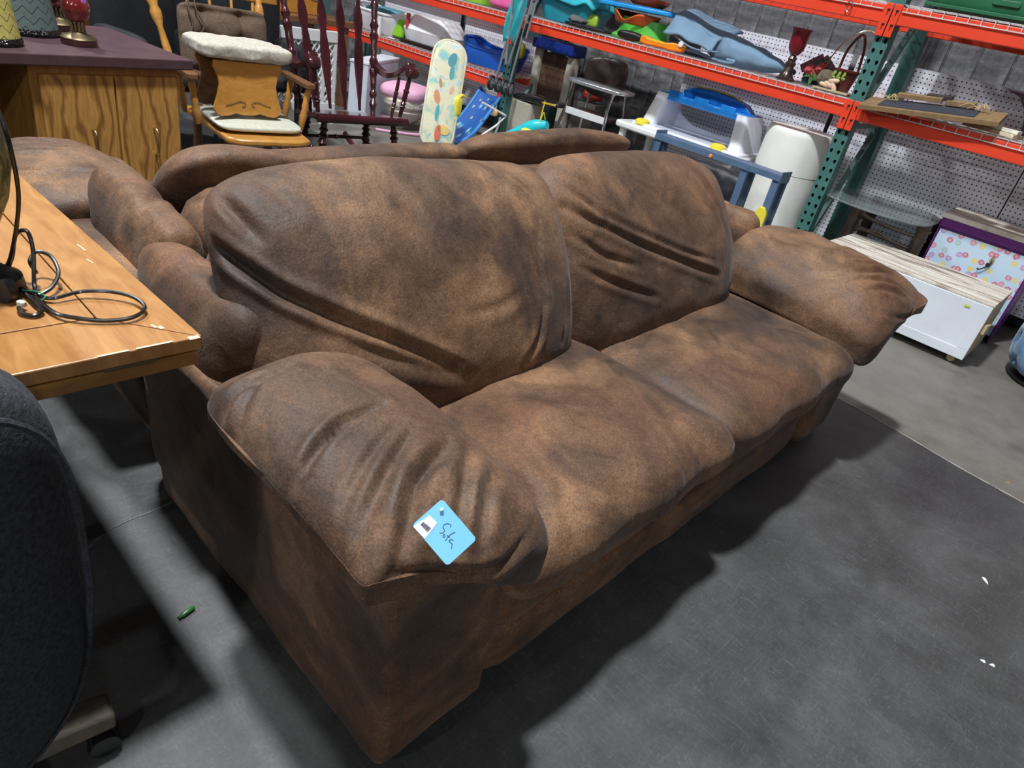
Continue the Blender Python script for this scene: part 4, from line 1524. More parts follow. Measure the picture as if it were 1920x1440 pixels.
GREYP = mat('pale_grey_plastic', (.66, .67, .70), .45)
o = basin('baby_bathtub', 'white baby bathtub with wavy rim and lime end on the lower rack shelf', 'bathtub', (-6.28, 4.74, ZL), .05, .80, .40, .20, GREYP, WHT, .025)
MB().prism(rrect(.16, .30, .04), .17, MT(.315, 0, .088)).build('lime_insert', mat('lime_plastic', (.26, .62, .03), .4), o, bevel=.02)
soft((.28, .14, .05), 4, 3, 2, 16, lambda Q, U: Q + np.array([0, .02, .175])).build('folded_net', mat('blue_green_net', (.10, .36, .45), .8, 0, .6, 9), o, smooth=80)
tag(MB().lathe([(.020, 0), (.020, .175), (.012, .178)], MT(-6.05, 4.475, ZL - .02), 14).build('white_post', WHT, None), 'thin white upright plastic post at the lower shelf edge', 'post')
o = thing('litter_box', 'white hooded litter box with a red stripe on the lower rack shelf', 'litter box', (-5.56, 4.77, ZL), .12)


def hood(z0, z1, s0, s1, e=.35):
    vs = []
    n = 28
    for zz, s in ((z0, s0), (z1, s1)):
        for k in range(n):
            a = 2 * PI * k / n
            c, q = math.cos(a), math.sin(a)
            vs.append((.30 * s * math.copysign(abs(c) ** e, c), .19 * s * math.copysign(abs(q) ** e, q), zz))
    return MB().add(vs, [(k, (k + 1) % n, n + (k + 1) % n, n + k) for k in range(n)] + [tuple(range(n - 1, -1, -1)), tuple(range(n, 2 * n))])


hood(.03, .125, .90, 1.0).build('pan', GREYP, o)
hood(.126, .255, 1.0, .68).build('hood', mat('white_gloss', (.88, .90, .93), .35, 0, .03), o)
MB().box(-.215, -.190, -.195, -.165, .13, .25, Matrix.Rotation(0, 4, 'X')).build('red_stripe', mat('red_tape', (.50, .04, .07), .5), o)
tag(hood(0, .028, 1.1, 1.12).build('tray', BLACK, None), 'flat black tray beneath the white litter box', 'tray')
bpy.data.objects['tray'].location = (-5.54, 4.76, ZL)
bpy.data.objects['tray'].rotation_euler = (0, 0, .12)
BLUE = mat('blue_plastic', (.010, .13, .60), .35, 0, .08)
o = basin('blue_tub', 'bright blue plastic toddler tub on the lower shelf beside the post', 'tub', (-4.74, 4.78, ZL), .1, .62, .36, .17, BLUE, BLUE, .03)
soft((.10, .035, .07), 3, 2.5, 1, 14, lambda Q, U: Q + np.array([.28, -.08, .20])).build('yellow_handle', mat('olive_yellow', (.55, .52, .05), .5), o, smooth=80)
MB().prism([(0, 0), (.10, -.02), (.13, -.06), (.05, -.06), (-.03, -.03)], .006, MT(-5.93, 4.53, ZL + .006)).build('x', WHT, None)
ob = bpy.data.objects['x']
ob.name = 'white_scoop'
tag(ob, 'small white plastic scoop lying in front of the litter box', 'scoop')
# left upper shelf
o = basin('green_bowl', 'lime green tub at the edge of the left upper shelf', 'tub', (-4.90, 4.66, 1.075), 0, .34, .26, .12, mat('lime_tub', (.30, .70, .06), .4))
tag(soft((.20, .12, .07), 6, 4, 2, 16, lambda Q, U: Q).build('pink_box', mat('pink_plastic', (.85, .16, .42), .4), None, smooth=60), 'hot pink plastic box beside the lime tub on the upper shelf', 'box')
bpy.data.objects['pink_box'].location = (-4.50, 4.66, 1.148)

# ------------------------------------------------------------------ middle bay, floor level
BEI = wood('beige_plastic', (.42, .385, .31), (.52, .485, .40), (3, 3, 9), 5, .55, 0, .5, .02)
o = thing('toy_workbench', 'beige toy workbench with brown pegboard back and blue top', 'toy workbench', (-4.05, 4.84, 0), 0)
for x in (-.205, .165):
    MB().prism(rrect(.075, .10, .02), .86, MT(x, 0, .43)).build('upright', BEI, o, bevel=.006)
MB().box(-.17, .13, -.01, .01, .50, .845).build('brown_pegboard', mat('brown_hardboard', (.10, .052, .030), .6, 0, .2), o, bevel=.003, smooth=0)
hm = mat('dark_slot', (.01, .01, .01), .8)
for i in range(7):
    for j in range(5):
        MB().lathe([(.005, 0), (.005, .002)], MT(-.12 + i * .035, -.0105, .56 + j * .055, PI / 2), 8).build('peg_hole', hm, o)
MB().prism(rrect(.46, .20, .03), .085, MT(-.02, 0, .905)).build('blue_top', mat('navy_plastic', (.008, .035, .26), .4), o, bevel=.01)
MB().prism(rrect(.28, .17, .03), .46, MT(-.07, -.22, .23)).build('base_block', BEI, o, bevel=.012)
MB().prism([(-.14, -.0), (.12, -.0), (.13, .12), (-.10, .12)], .012, MT(-.02, -.305, .05, PI / 2)).build('drawer_front', BEI, o, bevel=.003)
tag(soft((.28, .085, .032), 6, 2.6, 2, 26, lambda Q, U: Q).build('black_board', mat('black_gloss', (.012, .012, .014), .18, coat=.6), None, smooth=80), 'black glossy rounded board lying on the toy workbench base', 'board')
ob = bpy.data.objects['black_board']
ob.location = (-3.955, 4.60, .498)
ob.rotation_euler = (0, -.07, -.05)
MB().cbox((.18, -.080, .0), (.15, .012, .014)).build('yellow_strip', mat('amber_strip', (.62, .40, .03), .4), ob, bevel=.002)

BRV = mat('brown_vinyl', (.050, .030, .026), .38, 0, .2, 8, coat=.2)
o = thing('step_stool_chair', 'chrome kitchen step stool with brown vinyl backrest', 'step stool', (-3.43, 4.66, 0), .06)


def dbk(Q, U):
    Q[:, 1] += .10 * (1 - (U[:, 0]) ** 2) - .05
    return Q + np.array([-.02, .12, .78])


soft((.195, .030, .150), 3.6, 2.8, 1, 26, dbk).build('backrest', BRV, o, smooth=80)
soft((.27, .13, .020), 4.5, 4, 2, 24, lambda Q, U: Q + np.array([.04, -.05, .735])).build('tray', mat('brushed_steel', (.70, .71, .73), .22, .8, .06), o, smooth=60)
soft((.185, .11, .022), 8, 5, 2, 16, lambda Q, U: Q + np.array([.02, -.04, .520])).build('step', BRV, o, smooth=60)
MB().box(-.165, .205, -.158, -.148, .495, .545).build('step_band', mat('white_enamel', (.70, .70, .70), .35), o, bevel=.003, smooth=0)
soft((.20, .12, .018), 8, 5, 2, 16, lambda Q, U: Q + np.array([.02, -.12, .26])).build('lower_step', mat('white_enamel', (.70, .70, .70), .35), o, smooth=60)
for sx in (-1, 1):
    MB().tube(bez([(sx * .20 + .02, -.11, .72), (sx * .195 + .02, -.13, .70), (sx * .19 + .02, -.15, .60), (sx * .20 + .02, -.16, .50), (sx * .225 + .02, -.22, .25), (sx * .24 + .02, -.26, .012)], 6), .012, 10).build('front_leg', CHROME, o)
    MB().tube(bez([(sx * .16, .13, .72), (sx * .20, .15, .4), (sx * .22, .18, .012)], 6), .012, 10).build('rear_leg', CHROME, o)
tag(soft((.09, .06, .05), 2.5, 2.2, 2, 16, lambda Q, U: Q, fold=.02, fscale=20).build('red_helmet', mat('red_plastic', (.62, .06, .03), .4), None, smooth=80), 'red plastic toy on the floor stand behind the step stool', 'toy')
ob = bpy.data.objects['red_helmet']
ob.location = (-3.72, 4.98, .612)
tag(MB().box(-.12, .12, -.09, .09, 0, .548).build('grey_carton', mat('grey_card', (.18, .17, .16), .8), None, bevel=.004, smooth=0), 'grey carton under the red toy behind the step stool', 'carton')
bpy.data.objects['grey_carton'].location = (-3.72, 4.98, 0)
# colourful toy fish-like float in front
o = thing('inflatable_toy', 'turquoise inflatable toy with yellow and red patches behind the sofa', 'toy', (-3.40, 4.02, .15), 0)
tb_ = [(-.30, -.06, .12), (-.18, -.02, .18), (-.06, .0, .26), (.04, .02, .30)]
MB().tube(bez(tb_, 5), [.03 + .03 * math.sin(PI * k / 15) for k in range(16)], 14).build('body', mat('turquoise_vinyl', (.03, .55, .62), .3), o)
soft((.05, .03, .03), 2.5, 2.2, 2, 12, lambda Q, U: Q + np.array([-.08, -.055, .22])).build('yellow_patch', mat('yellow_vinyl', (.85, .65, .06), .4), o, smooth=80)
soft((.03, .03, .03), 2.5, 2.2, 2, 12, lambda Q, U: Q + np.array([-.16, -.06, .17])).build('red_patch', mat('red_vinyl', (.65, .05, .06), .4), o, smooth=80)
soft((.06, .03, .03), 2.5, 2.2, 2, 12, lambda Q, U: Q + np.array([-.27, -.06, .10])).build('blue_patch', mat('blue_vinyl', (.08, .18, .60), .4), o, smooth=80)
MB().box(-.34, .10, .03, .20, -.15, .10).build('white_tray', WHT, o, bevel=.01)
MB().tube(bez([(.0, .03, .33), (.0, .0, .38), (-.005, -.02, .30), (.0, -.01, .46)], 5), .004, 6).build('yellow_cord', YEL, o)

# play table with blue bridge
o = thing('play_table', 'white plastic play table with a blue bridge top and yellow knobs', 'play table', (-2.60, 4.78, 0), .0)
WC = mat('frosted_white', (.80, .83, .90), .28, 0, .05, coat=.3)
MB().prism(rrect(1.04, .52, .06), .045, MT(.0, -.02, .545)).build('table_top', WHT, o, bevel=.012)
soft((.47, .22, .014), 10, 6, 2, 20, lambda Q, U: Q + np.array([.03, .02, .575])).build('recessed_tray', WC, o, smooth=60)
for sx, xx in ((-1, -.345), (1, .41)):
    def side(u, v, sx=sx, xx=xx):
        zz = .57 + .245 * v
        k = 1 - .22 * v
        a = 2 * PI * u
        c, q = math.cos(a), math.sin(a)
        return (xx - sx * .045 * v + .070 * k * math.copysign(abs(c) ** .5, c), .06 + .17 * k * math.copysign(abs(q) ** .5, q), zz)
    MB().grid(side, 24, 6).build('side_tower', WC, o, smooth=60)
MB().prism([(-.33, 0), (.40, 0), (.40, .17), (.35, .18), (.30, .06), (.10, .035), (-.12, .05), (-.24, .10), (-.28, .19), (-.33, .19)], .012, MT(0, .19, .575, PI / 2, 0, 0)).build('rear_panel', WC, o, bevel=.003)
BB = mat('sky_blue_plastic', (.015, .24, .74), .33, 0, .07, coat=.2)
MB().prism(rrect(.74, .20, .03), .050, MT(.03, .05, .795)).build('bridge', BB, o, bevel=.010)
arch = [(-.27, 0), (-.25, .045), (-.17, .075), (-.02, .085), (.14, .075), (.25, .050), (.31, .0)]
MB().prism(arch, .085, MT(.06, .09, .818, PI / 2)).build('arched_handle', BB, o, bevel=.008)
for xa in (-.19, .02, .24):
    MB().box(xa - .06, xa + .06, -.052, -.040, .785, .845).build('front_block', BB, o, bevel=.006)
MB().prism([(-.17, .078), (-.02, .088), (.14, .078), (.20, .062), (.20, .068), (.14, .086), (-.02, .096), (-.17, .086)], .03, MT(.06, .07, .818, PI / 2)).build('ruler_strip', mat('mustard_plastic', (.50, .42, .06), .5), o, bevel=.001)
for x, y in ((-.34, -.16), (.32, -.17)):
    MB().lathe([(.042, 0), (.056, .010), (.054, .032), (.032, .044)], MT(x, y, .568), 24).build('knob', YEL, o)
for x in (-.45, .45):
    for y in (-.22, .18):
        MB().lathe([(.03, 0), (.028, .52)], MT(x, y, 0), 14).build('leg', WHT, o)
tag(soft((.26, .09, .16), 5, 3.5, 1, 20, lambda Q, U: Q, fold=.012, fscale=12).build('black_bag', mat('black_nylon', (.022, .022, .028), .45), None, smooth=70), 'black nylon bag on the floor below the play table', 'bag')
bpy.data.objects['black_bag'].location = (-2.10, 4.30, .375)
tag(MB().box(-.2, .2, -.09, .09, 0, .20).build('black_crate', BLACK, None, bevel=.006), 'black crate under the black nylon bag', 'crate')
bpy.data.objects['black_crate'].location = (-2.10, 4.30, 0)

# blue-grey metal shelf frame
BGM = mat('blue_grey_steel', (.13, .22, .36), .4, .35, .15)
o = thing('metal_shelf_unit', 'blue-grey metal shelf frame with a yellow bracket between sofa and rack', 'shelf unit', (-1.80, 3.80, 0), -.02)
for x in (-.42, .17, .36):
    for y in (-.098, -.012):
        mb = MB().box(x - .022, x + .022, y - .003, y + .003, 0, .69).box(x + (.019 if x > 0 else -.022), x + (.022 if x > 0 else -.019), y - .012, y + .012, 0, .69)
        mb.build('corner_post', BGM, o, smooth=0)
MB().box(-.442, .382, -.105, .005, .690, .695).box(-.442, .382, -.108, -.102, .665, .695).box(-.444, -.438, -.105, .005, .655, .715).box(.378, .384, -.105, .005, .655, .715).build('top_shelf', BGM, o, smooth=0)
MB().box(-.42, .36, -.10, .02, .435, .45).build('board_shelf', wood('particle_board', (.38, .21, .10), (.50, .30, .16), (9, 2, 2), 6, .7, 0), o, bevel=.002, smooth=0)
MB().box(-.42, .36, -.106, -.100, .415, .452).build('shelf_lip', BGM, o, smooth=0)
MB().box(-.42, .36, -.10, .02, .16, .175).build('board_shelf', wood('particle_board', (.38, .21, .10), (.50, .30, .16), (9, 2, 2), 6, .7, 0), o, bevel=.002, smooth=0)
MB().prism([(-.035, -.10), (.03, -.10), (.06, -.06), (.045, -.05), (.03, -.065), (.03, .09), (.01, .12), (-.02, .12), (-.03, .09)], .022, MT(.355, -.122, .40, PI / 2)).build('yellow_bracket', YEL, o, bevel=.003)
MB().box(.348, .358, -.1345, -.132, .36, .45).build('bracket_slot', DARKHOLE, o, smooth=0)
MB().lathe([(.010, 0), (.012, .006), (.008, .012)], MT(-.05, -.108, .675, PI / 2), 14).build('orange_knob', mat('orange_bit', (.75, .28, .06), .6), o)

# tall white bin
o = thing('white_drum', 'tall off-white plastic drum under the rack beside the right post', 'drum', (-1.80, 4.72, 0), 0)
IV = mat('ivory_white', (.86, .86, .80), .42, 0, .04)
MB().lathe([(.19, 0), (.212, .02), (.215, .57), (.209, .572)], None, 44).build('lower_shell', IV, o)
MB().lathe([(.209, .5725), (.217, .575), (.214, .80), (.211, .828), (.204, .838), (.10, .840)], None, 44).build('upper_shell', IV, o)

# ------------------------------------------------------------------ right bay, floor level
# glass-topped table with brown log legs
o = thing('glass_table', 'glass topped table on brown log-like legs behind the white bench', 'table', (-1.10, 4.80, 0), 0)
BRN = mat('brown_bark_resin', (.085, .055, .040), .45, .1, .3, 12, .4, 40)


def glass():
    m, t, b = nt('haze_tinted_glass')
    n = tex(t, 3, 2)
    r = ramp(t, [(.4, (.62, .72, .72)), (.6, (.68, .77, .77))], n.outputs[0])
    t.links.new(r.outputs[0], b.inputs['Base Color'])
    b.inputs['Roughness'].default_value = .02
    b.inputs['Transmission Weight'].default_value = .80  # partly diffuse tint stands in for the haze of reflections
    b.inputs['IOR'].default_value = 1.5
    return m


gp_ = [(-.34, -.28), (-.25, -.345), (-.05, -.38), (.12, -.345), (.25, -.25), (.27, -.05), (.24, .15), (.15, .27), (-.05, .31), (-.25, .29), (-.36, .15), (-.385, -.08)]
pts = [(p.x, p.y) for p in bez([(a, b, 0) for a, b in gp_ + gp_[:1]], 5)][:-1]
MB().prism(pts, .010, MT(0, 0, .545)).build('glass_top', glass(), o, bevel=.003)
lgs = [(-.165, -.11), (.235, -.10), (-.16, .21), (.22, .20)]
for x, y in lgs:
    mb = MB().tube([(x, y, 0), (x, y, .54)], [.036, .034], 12)
    mb.build('leg', BRN, o)
    MB().tube([(x, y, .49), (x, y, .505)], .042, 12).build('collar', BRN, o)
    MB().tube([(x, y, .435), (x, y, .45)], .040, 12).build('collar', BRN, o)
for (za, sag) in ((.48, .05), (.40, .035)):
    MB().tube(bez([(-.165, -.11, za), (-.03, -.12, za - sag * .4), (.10, -.12, za - sag * .55), (.235, -.10, za - .03)], 6), .011, 8).build('branch_rail', BRN, o)
MB().tube(bez([(-.165, -.11, .37), (.0, -.12, .40), (.10, -.12, .38), (.235, -.10, .33)], 6), .010, 8).build('branch_rail', BRN, o)
MB().tube(bez([(-.165, -.11, .44), (-.17, .05, .42), (-.16, .21, .44)], 6), .010, 8).build('branch_rail', BRN, o)
MB().tube(bez([(.235, -.10, .44), (.23, .05, .42), (.22, .20, .44)], 6), .010, 8).build('branch_rail', BRN, o)

# white worn bench on castors
o = thing('white_bench', 'low white painted storage bench with a worn wooden top on castors', 'bench', (-.745, 4.13, 0), 0)


def worn():
    m, t, b = nt('worn_whitewashed_wood')
    n = tex(t, 3.2, 7, .68, (.7, 6, 1), dist=.5)
    r = ramp(t, [(.37, (.18, .14, .11)), (.44, (.42, .34, .27)), (.50, (.68, .60, .50)), (.58, (.80, .77, .70))], n.outputs[0])
    t.links.new(r.outputs[0], b.inputs['Base Color'])
    b.inputs['Roughness'].default_value = .75
    bump(t, b, n.outputs[0], .35, .006)
    return m


PW = mat('pale_blue_white_paint', (.74, .78, .84), .5, 0, .06, 5, .06, 30)
for yy in (0, 1):
    MB().box(-.455, .452, .003 + yy * .235, .233 + yy * .237, .352, .368).build('top_plank', worn(), o, bevel=.003, smooth=0)
MB().box(-.45, .448, 0, .016, .045, .351).build('front_panel', PW, o, bevel=.004, smooth=0)
MB().box(-.45, .448, -.004, -.0005, .045, .098).build('skirt_rail', PW, o, bevel=.002, smooth=0)
MB().box(.395, .448, -.003, -.0005, .10, .35).build('corner_trim', PW, o, bevel=.001, smooth=0)
MB().box(.434, .449, .0165, .455, .045, .351).build('end_panel', mat('raw_edge_yellow', (.55, .44, .24), .7), o, bevel=.003, smooth=0)
MB().box(-.449, -.434, .0165, .455, .045, .351).build('end_panel', PW, o, bevel=.003, smooth=0)
MB().box(-.434, .434, .44, .455, .045, .351).build('back_panel', PW, o, bevel=.003, smooth=0)
MB().box(-.434, .434, .0165, .44, .05, .065).build('bottom_panel', PW, o, smooth=0)
for x in (-.39, .39):
    for y in (.05, .40):
        MB().lathe([(.006, -.011), (.020, -.010), (.0215, 0), (.020, .010), (.006, .011)], MT(x, y, .0215, PI / 2, 0, .3), 16).build('castor', mat('cream_castor', (.55, .47, .25), .5), o)
        MB().box(x - .012, x + .012, y - .012, y + .012, .034, .050).build('castor_plate', CHROME, o, smooth=0)
MB().cbox((.34, -.0045, .318), (.026, .001, .012), 0).build('green_sticker', mat('lime_sticker', (.55, .72, .08), .6), o, smooth=0)
MB().prism([(0, -.04), (.02, -.05), (.026, .0), (.02, .05), (.0, .04)], .05, MT(.449, .06, .23, 0, 0, 0)).build('chipped_bracket', mat('raw_edge_yellow', (.55, .44, .24), .7), o)

# purple chest with floral paper
o = thing('floral_chest', 'purple chest covered with blue floral paper and a marbled lid', 'chest', (-.56, 4.76, 0), 0)
PUR = mat('purple_paint', (.14, .022, .20), .4, 0, .1)
FLP = floral('blue_floral_paper', (.56, .71, .83), [(.62, .16, .28), (.70, .30, .42), (.80, .66, .22), (.52, .32, .62), (.62, .22, .36), (.42, .60, .62)], 22, .36)
MB().box(-.245, .275, .012, .36, .04, .545).build('body', PUR, o, bevel=.003, smooth=0)
MB().box(-.240, .272, .002, .011, .05, .530).build('front_paper', FLP, o, bevel=.001, smooth=0)
MB().box(-.255, .285, -.008, .37, .546, .595).build('lid', PUR, o, bevel=.004, smooth=0)
MB().box(-.262, .292, -.018, .375, .596, .626).build('lid_top', worn(), o, bevel=.004, smooth=0)
MB().box(-.253, -.2455, .0, .37, .0, .545).build('corner_post', PUR, o, bevel=.003, smooth=0)
MB().box(.2755, .283, .0, .37, .0, .545).build('corner_post', PUR, o, bevel=.003, smooth=0)
hk = MB().tube(bez([(.085, -.004, .455), (.088, -.012, .44), (.085, -.012, .425), (.065, -.014, .40), (.045, -.016, .385), (.04, -.014, .392)], 5), .004, 7).build('latch', BLACK, o)
MB().lathe([(.012, 0), (.012, .012), (.006, .014)], MT(.078, -.001, .425, PI / 2), 12).build('latch_knob', BLACK, hk)
MB().prism([(-.006, -.03), (.006, -.03), (.012, .0), (.0, .035), (-.012, .0)], .005, MT(.085, -.004, .455, PI / 2)).build('latch_plate', GOLD, hk)

# tufted blue ottoman at the right edge
o = thing('tufted_ottoman', 'powder blue tufted round ottoman at the right edge', 'ottoman', (.135, 4.47, 0), 0)
VB = mat('blue_velvet', (.075, .185, .36), .75, 0, .2, 8, .15, 120, sheen=.5)
tl = []
for r_ in range(4):
    for k in range(12):
        tl.append((2 * PI * (k + .5 * (r_ % 2)) / 12, .06 + r_ * .12))


def dott(Q, U):
    an = np.arctan2(Q[:, 1], Q[:, 0])
    out = np.hypot(Q[:, 0], Q[:, 1])
    dent = np.zeros(len(Q))
    for a, zz in tl:
        da = np.abs((an - a + PI) % (2 * PI) - PI) * .28
        d2 = da ** 2 + (Q[:, 2] + .215 - zz) ** 2
        dent += .035 * np.exp(-d2 / .0009)
        dent += .012 * np.exp(-np.abs(np.abs(da) - np.abs(Q[:, 2] + .215 - zz) * .6) / .008) * np.exp(-d2 / .0035)
    k = 1 - dent / np.maximum(out, .1) * (out > .15)
    Q[:, 0] *= k
    Q[:, 1] *= k
    return Q + np.array([0, 0, .235])


soft((.30, .30, .215), 2.0, 4.0, 2, 60, dott).build('cushion', VB, o, smooth=80)
for a, zz in tl:
    MB().lathe([(.003, 0), (.009, .003), (.006, .007)], Matrix.Translation((.266 * math.cos(a), .266 * math.sin(a), zz + .02)) @ Matrix.Rotation(a, 4, 'Z') @ Matrix.Rotation(PI / 2, 4, 'Y'), 8).build('button', VB, o)
MB().lathe([(.24, 0), (.26, .02)], None, 30).build('base', BLACK, o)

# ------------------------------------------------------------------ middle bay, middle shelf
ZS = ZM + .004
o = basin('water_table', 'turquoise scalloped toy water table at the left end of the shelf', 'toy tub', (-3.93, 4.78, ZS), 0, .60, .40, .16, mat('turquoise_plastic', (.02, .32, .42), .35), mat('aqua_plastic', (.05, .55, .68), .35), .0)
mb = MB()


def skirt(u, v):
    a = 2 * PI * u
    c, q = math.cos(a), math.sin(a)
    s = 1.04 + .03 * v
    zz = .20 - v * (.055 + .018 * math.sin(a * 8))
    return (.31 * s * math.copysign(abs(c) ** .5, c), .21 * s * math.copysign(abs(q) ** .5, q), zz)


MB().grid(skirt, 72, 4).build('scalloped_skirt', mat('aqua_plastic', (.05, .55, .68), .35), o, solid=.006, smooth=60)
for k, xx in enumerate((-.26, -.05)):
    MB().lathe([(.0, 0), (.026, .002), (.020, .007)], MT(xx, -.228, .185, PI / 2), 10).build('flower_badge', mat('flower_white', (.80, .80, .68), .5), o)
soft((.06, .03, .045), 3, 2.4, 1, 12, lambda Q, U: Q + np.array([.27, -.10, .06])).build('lime_leg', mat('lime_leg', (.35, .55, .05), .4), o, smooth=80)
o = thing('black_tray', 'flat black grill tray with a grey cloth beside the turquoise water table', 'tray', (-3.545, 4.495, ZS), 0)
soft((.20, .062, .014), 6, 4, 2, 18, lambda Q, U: Q + np.array([0, 0, .016])).build('tray', BLACK, o, smooth=70)
soft((.08, .05, .022), 3, 2.4, 2, 16, lambda Q, U: Q + np.array([-.10, .0, .048]), fold=.015, fscale=18).build('grey_cloth', mat('grey_cloth', (.12, .12, .13), .8), o, smooth=80)

o = thing('toy_potty', 'green and orange toddler potty carrying a blue tray', 'potty', (-3.20, 4.72, ZS), 0)
LG = mat('leaf_green_plastic', (.10, .52, .06), .35, 0, .06)
OR = mat('orange_plastic', (.62, .10, .02), .35, 0, .08)
MB().lathe([(.26, 0), (.265, .012), (.215, .045), (.205, .10), (.195, .145)], None, 40, 1.0, .62).build('green_base', LG, o)


def bowl(u, v):
    a = 2 * PI * u
    dip = .055 * math.exp(-((((a - 1.5 * PI) + PI) % (2 * PI) - PI) / .35) ** 2)
    dip2 = .035 * math.exp(-((((a - 1.15 * PI) + PI) % (2 * PI) - PI) / .30) ** 2)
    r = .15 + .045 * v
    return (r * math.cos(a) - .06, .7 * r * math.sin(a) - .06, .10 + .075 * v - dip * v + dip2 * v)


MB().grid(bowl, 48, 6).build('orange_bowl', OR, o, solid=.008, smooth=60)
tr = thing('blue_tray', 'bright blue oblong plastic tray on top of the toddler potty', 'tray', (-3.235, 4.66, ZS + .188), 0)
ob = MB().prism(rrect(.66, .24, .06), .030, MT(0, 0, .016, 0, -.02, 0)).build('tray_body', mat('azure_plastic', (.02, .30, .72), .35), tr, bevel=.008)
MB().prism(rrect(.60, .19, .05), .006, MT(0, 0, .034, 0, -.02, 0)).build('tray_face', mat('azure_plastic', (.02, .30, .72), .35), tr, bevel=.003)
o = thing('orange_dish', 'round orange plastic dish on the blue tray', 'dish', (-3.20, 4.68, ZS + .230), 0)
MB().lathe([(.12, 0), (.165, .03), (.172, .05), (.165, .052)], None, 36, 1, .7).build('dish', OR, o)
tag(MB().lathe([(.040, 0), (.046, .03), (.050, .10), (.045, .102)], MT(-3.47, 4.64, ZS + .236), 24).build('purple_cup', mat('purple_plastic', (.13, .03, .42), .35), None), 'purple plastic cup on the left end of the blue tray', 'cup')

o = thing('toy_trimmer', 'black and orange toy hedge trimmer lying at the shelf edge', 'toy tool', (-2.95, 4.495, ZS + .032), .02)
mb = soft((.105, .034, .030), 4, 2.6, 2, 18, lambda Q, U: Q + np.array([-.20, 0, .0]))
mb.build('black_grip', BLACK, o, smooth=80)
MB().prism([(-.10, -.024), (-.04, -.030), (.10, -.026), (.16, -.030), (.25, -.024), (.25, .020), (.16, .022), (.12, .012), (0, .014), (-.06, .024), (-.10, .02)], .05, MT(0, 0, .0, PI / 2)).build('orange_body', mat('orange_bright', (.85, .25, .015), .35), o, bevel=.008)
MB().prism([(-.05, .0), (.10, -.004), (.10, .012), (-.05, .014)], .053, MT(0, 0, 0, PI / 2)).build('yellow_band', mat('amber_plastic', (.85, .45, .02), .4), o, bevel=.003)
MB().lathe([(.0, -.006), (.018, -.005), (.018, .005), (.0, .006)], MT(.235, -.03, .025, PI / 2, .5, 0), 14).build('white_tag', WHT, o)

# denim seat cover
DEN = mat('denim_blue', (.17, .275, .385), .9, 0, .16, 6, .4, 260)
o = thing('denim_hat', 'light blue denim fabric sling seat folded on the shelf', 'fabric seat', (-2.55, 4.72, ZS), 0)


def den_top(u, v):
    # wide brim-like flap, upper sheet rising to the left
    x = -.33 + .37 * u + .02 * math.sin(v * 3)
    y = -.14 + .30 * v
    z = .275 - .085 * u + .03 * math.sin(u * PI) * 0 - .055 * (1 - v) ** 1.5 + .012 * math.sin(u * 5 + v * 4)
    return (x, y, z)


MB().grid(den_top, 18, 12).build('upper_flap', DEN, o, solid=.018, smooth=70)


def den_low(u, v):
    x = -.33 + .37 * u + .02 * math.sin(.0) - .03 * (1 - v) * (1 - u)
    y = -.14 - .055 * (1 - v) - .018 * math.sin(PI * u) * (1 - v)
    z = .222 - .085 * u - (.125 - .06 * u) * (1 - v) ** .85 - .006 * math.sin(u * 14 + v * 3) + .012 * math.sin(u * 5)
    return (x, y, max(z, .014))


MB().grid(den_low, 20, 8).build('front_flap', DEN, o, solid=.012, smooth=70)
mb = soft((.30, .13, .115), 3, 2.4, 2, 26, lambda Q, U: np.stack([Q[:, 0] + .20, Q[:, 1] * (1 - .25 * np.clip(U[:, 0], 0, 1)), (Q[:, 2] * (1 - .62 * np.clip(U[:, 0] * .5 + .5, 0, 1)) + .10 - .050 * np.clip(U[:, 0] * .5 + .5, 0, 1)) * 1.0], 1), fold=.010, fscale=10)
mb.build('body', DEN, o, smooth=80)
mb = soft((.055, .04, .024), 3, 2.4, 2, 14, lambda Q, U: Q + np.array([.50, .02, .045]))
mb.build('strap_end', mat('dark_denim', (.03, .06, .11), .85), o, smooth=80)
MB().tube(bez([(-.33, -.17, .115), (-.10, -.21, .05), (.08, -.18, .06)], 6), .006, 6).build('hem', DEN, o)
MB().box(-.345, .01, -.10, .10, .0, .012).build('base_board', mat('dark_denim', (.03, .06, .11), .85), o, bevel=.004)
MB().tube(bez([(-.15, -.12, .035), (.05, -.13, .012), (.16, -.14, .014), (.20, -.14, .03), (.14, -.14, .03)], 6), .010, 8).build('strap', DEN, o)

# goblet candle holder
o = thing('goblet', 'dark red goblet candle holder with turned metal stem on the shelf', 'candle holder', (-1.985, 4.60, ZS), 0)
PEW = mat('antique_pewter', (.10, .075, .065), .28, .8)
MB().lathe([(.062, 0), (.064, .006), (.048, .016), (.030, .045), (.024, .075), (.034, .095), (.022, .108), (.026, .122), (.018, .138), (.026, .146)], None, 28).build('stem', PEW, o)
gb = []
for k in range(9):
    gb.append(((.026, .040, .048, .052, .053, .053, .055, .060, .067)[k], .147 + .145 * k / 8))
RG = mat('dark_red_glass', (.17, .008, .016), .30, 0, .2, 10, coat=.3)
MB().lathe(gb + [(gb[-1][0] - .006, .290), (.040, .20)], None, 16).build('cup', RG, o)
MB().tube([(.0, 0, .285), (.008, 0, .325)], .003, 6).build('wick_wire', CHROME, o)

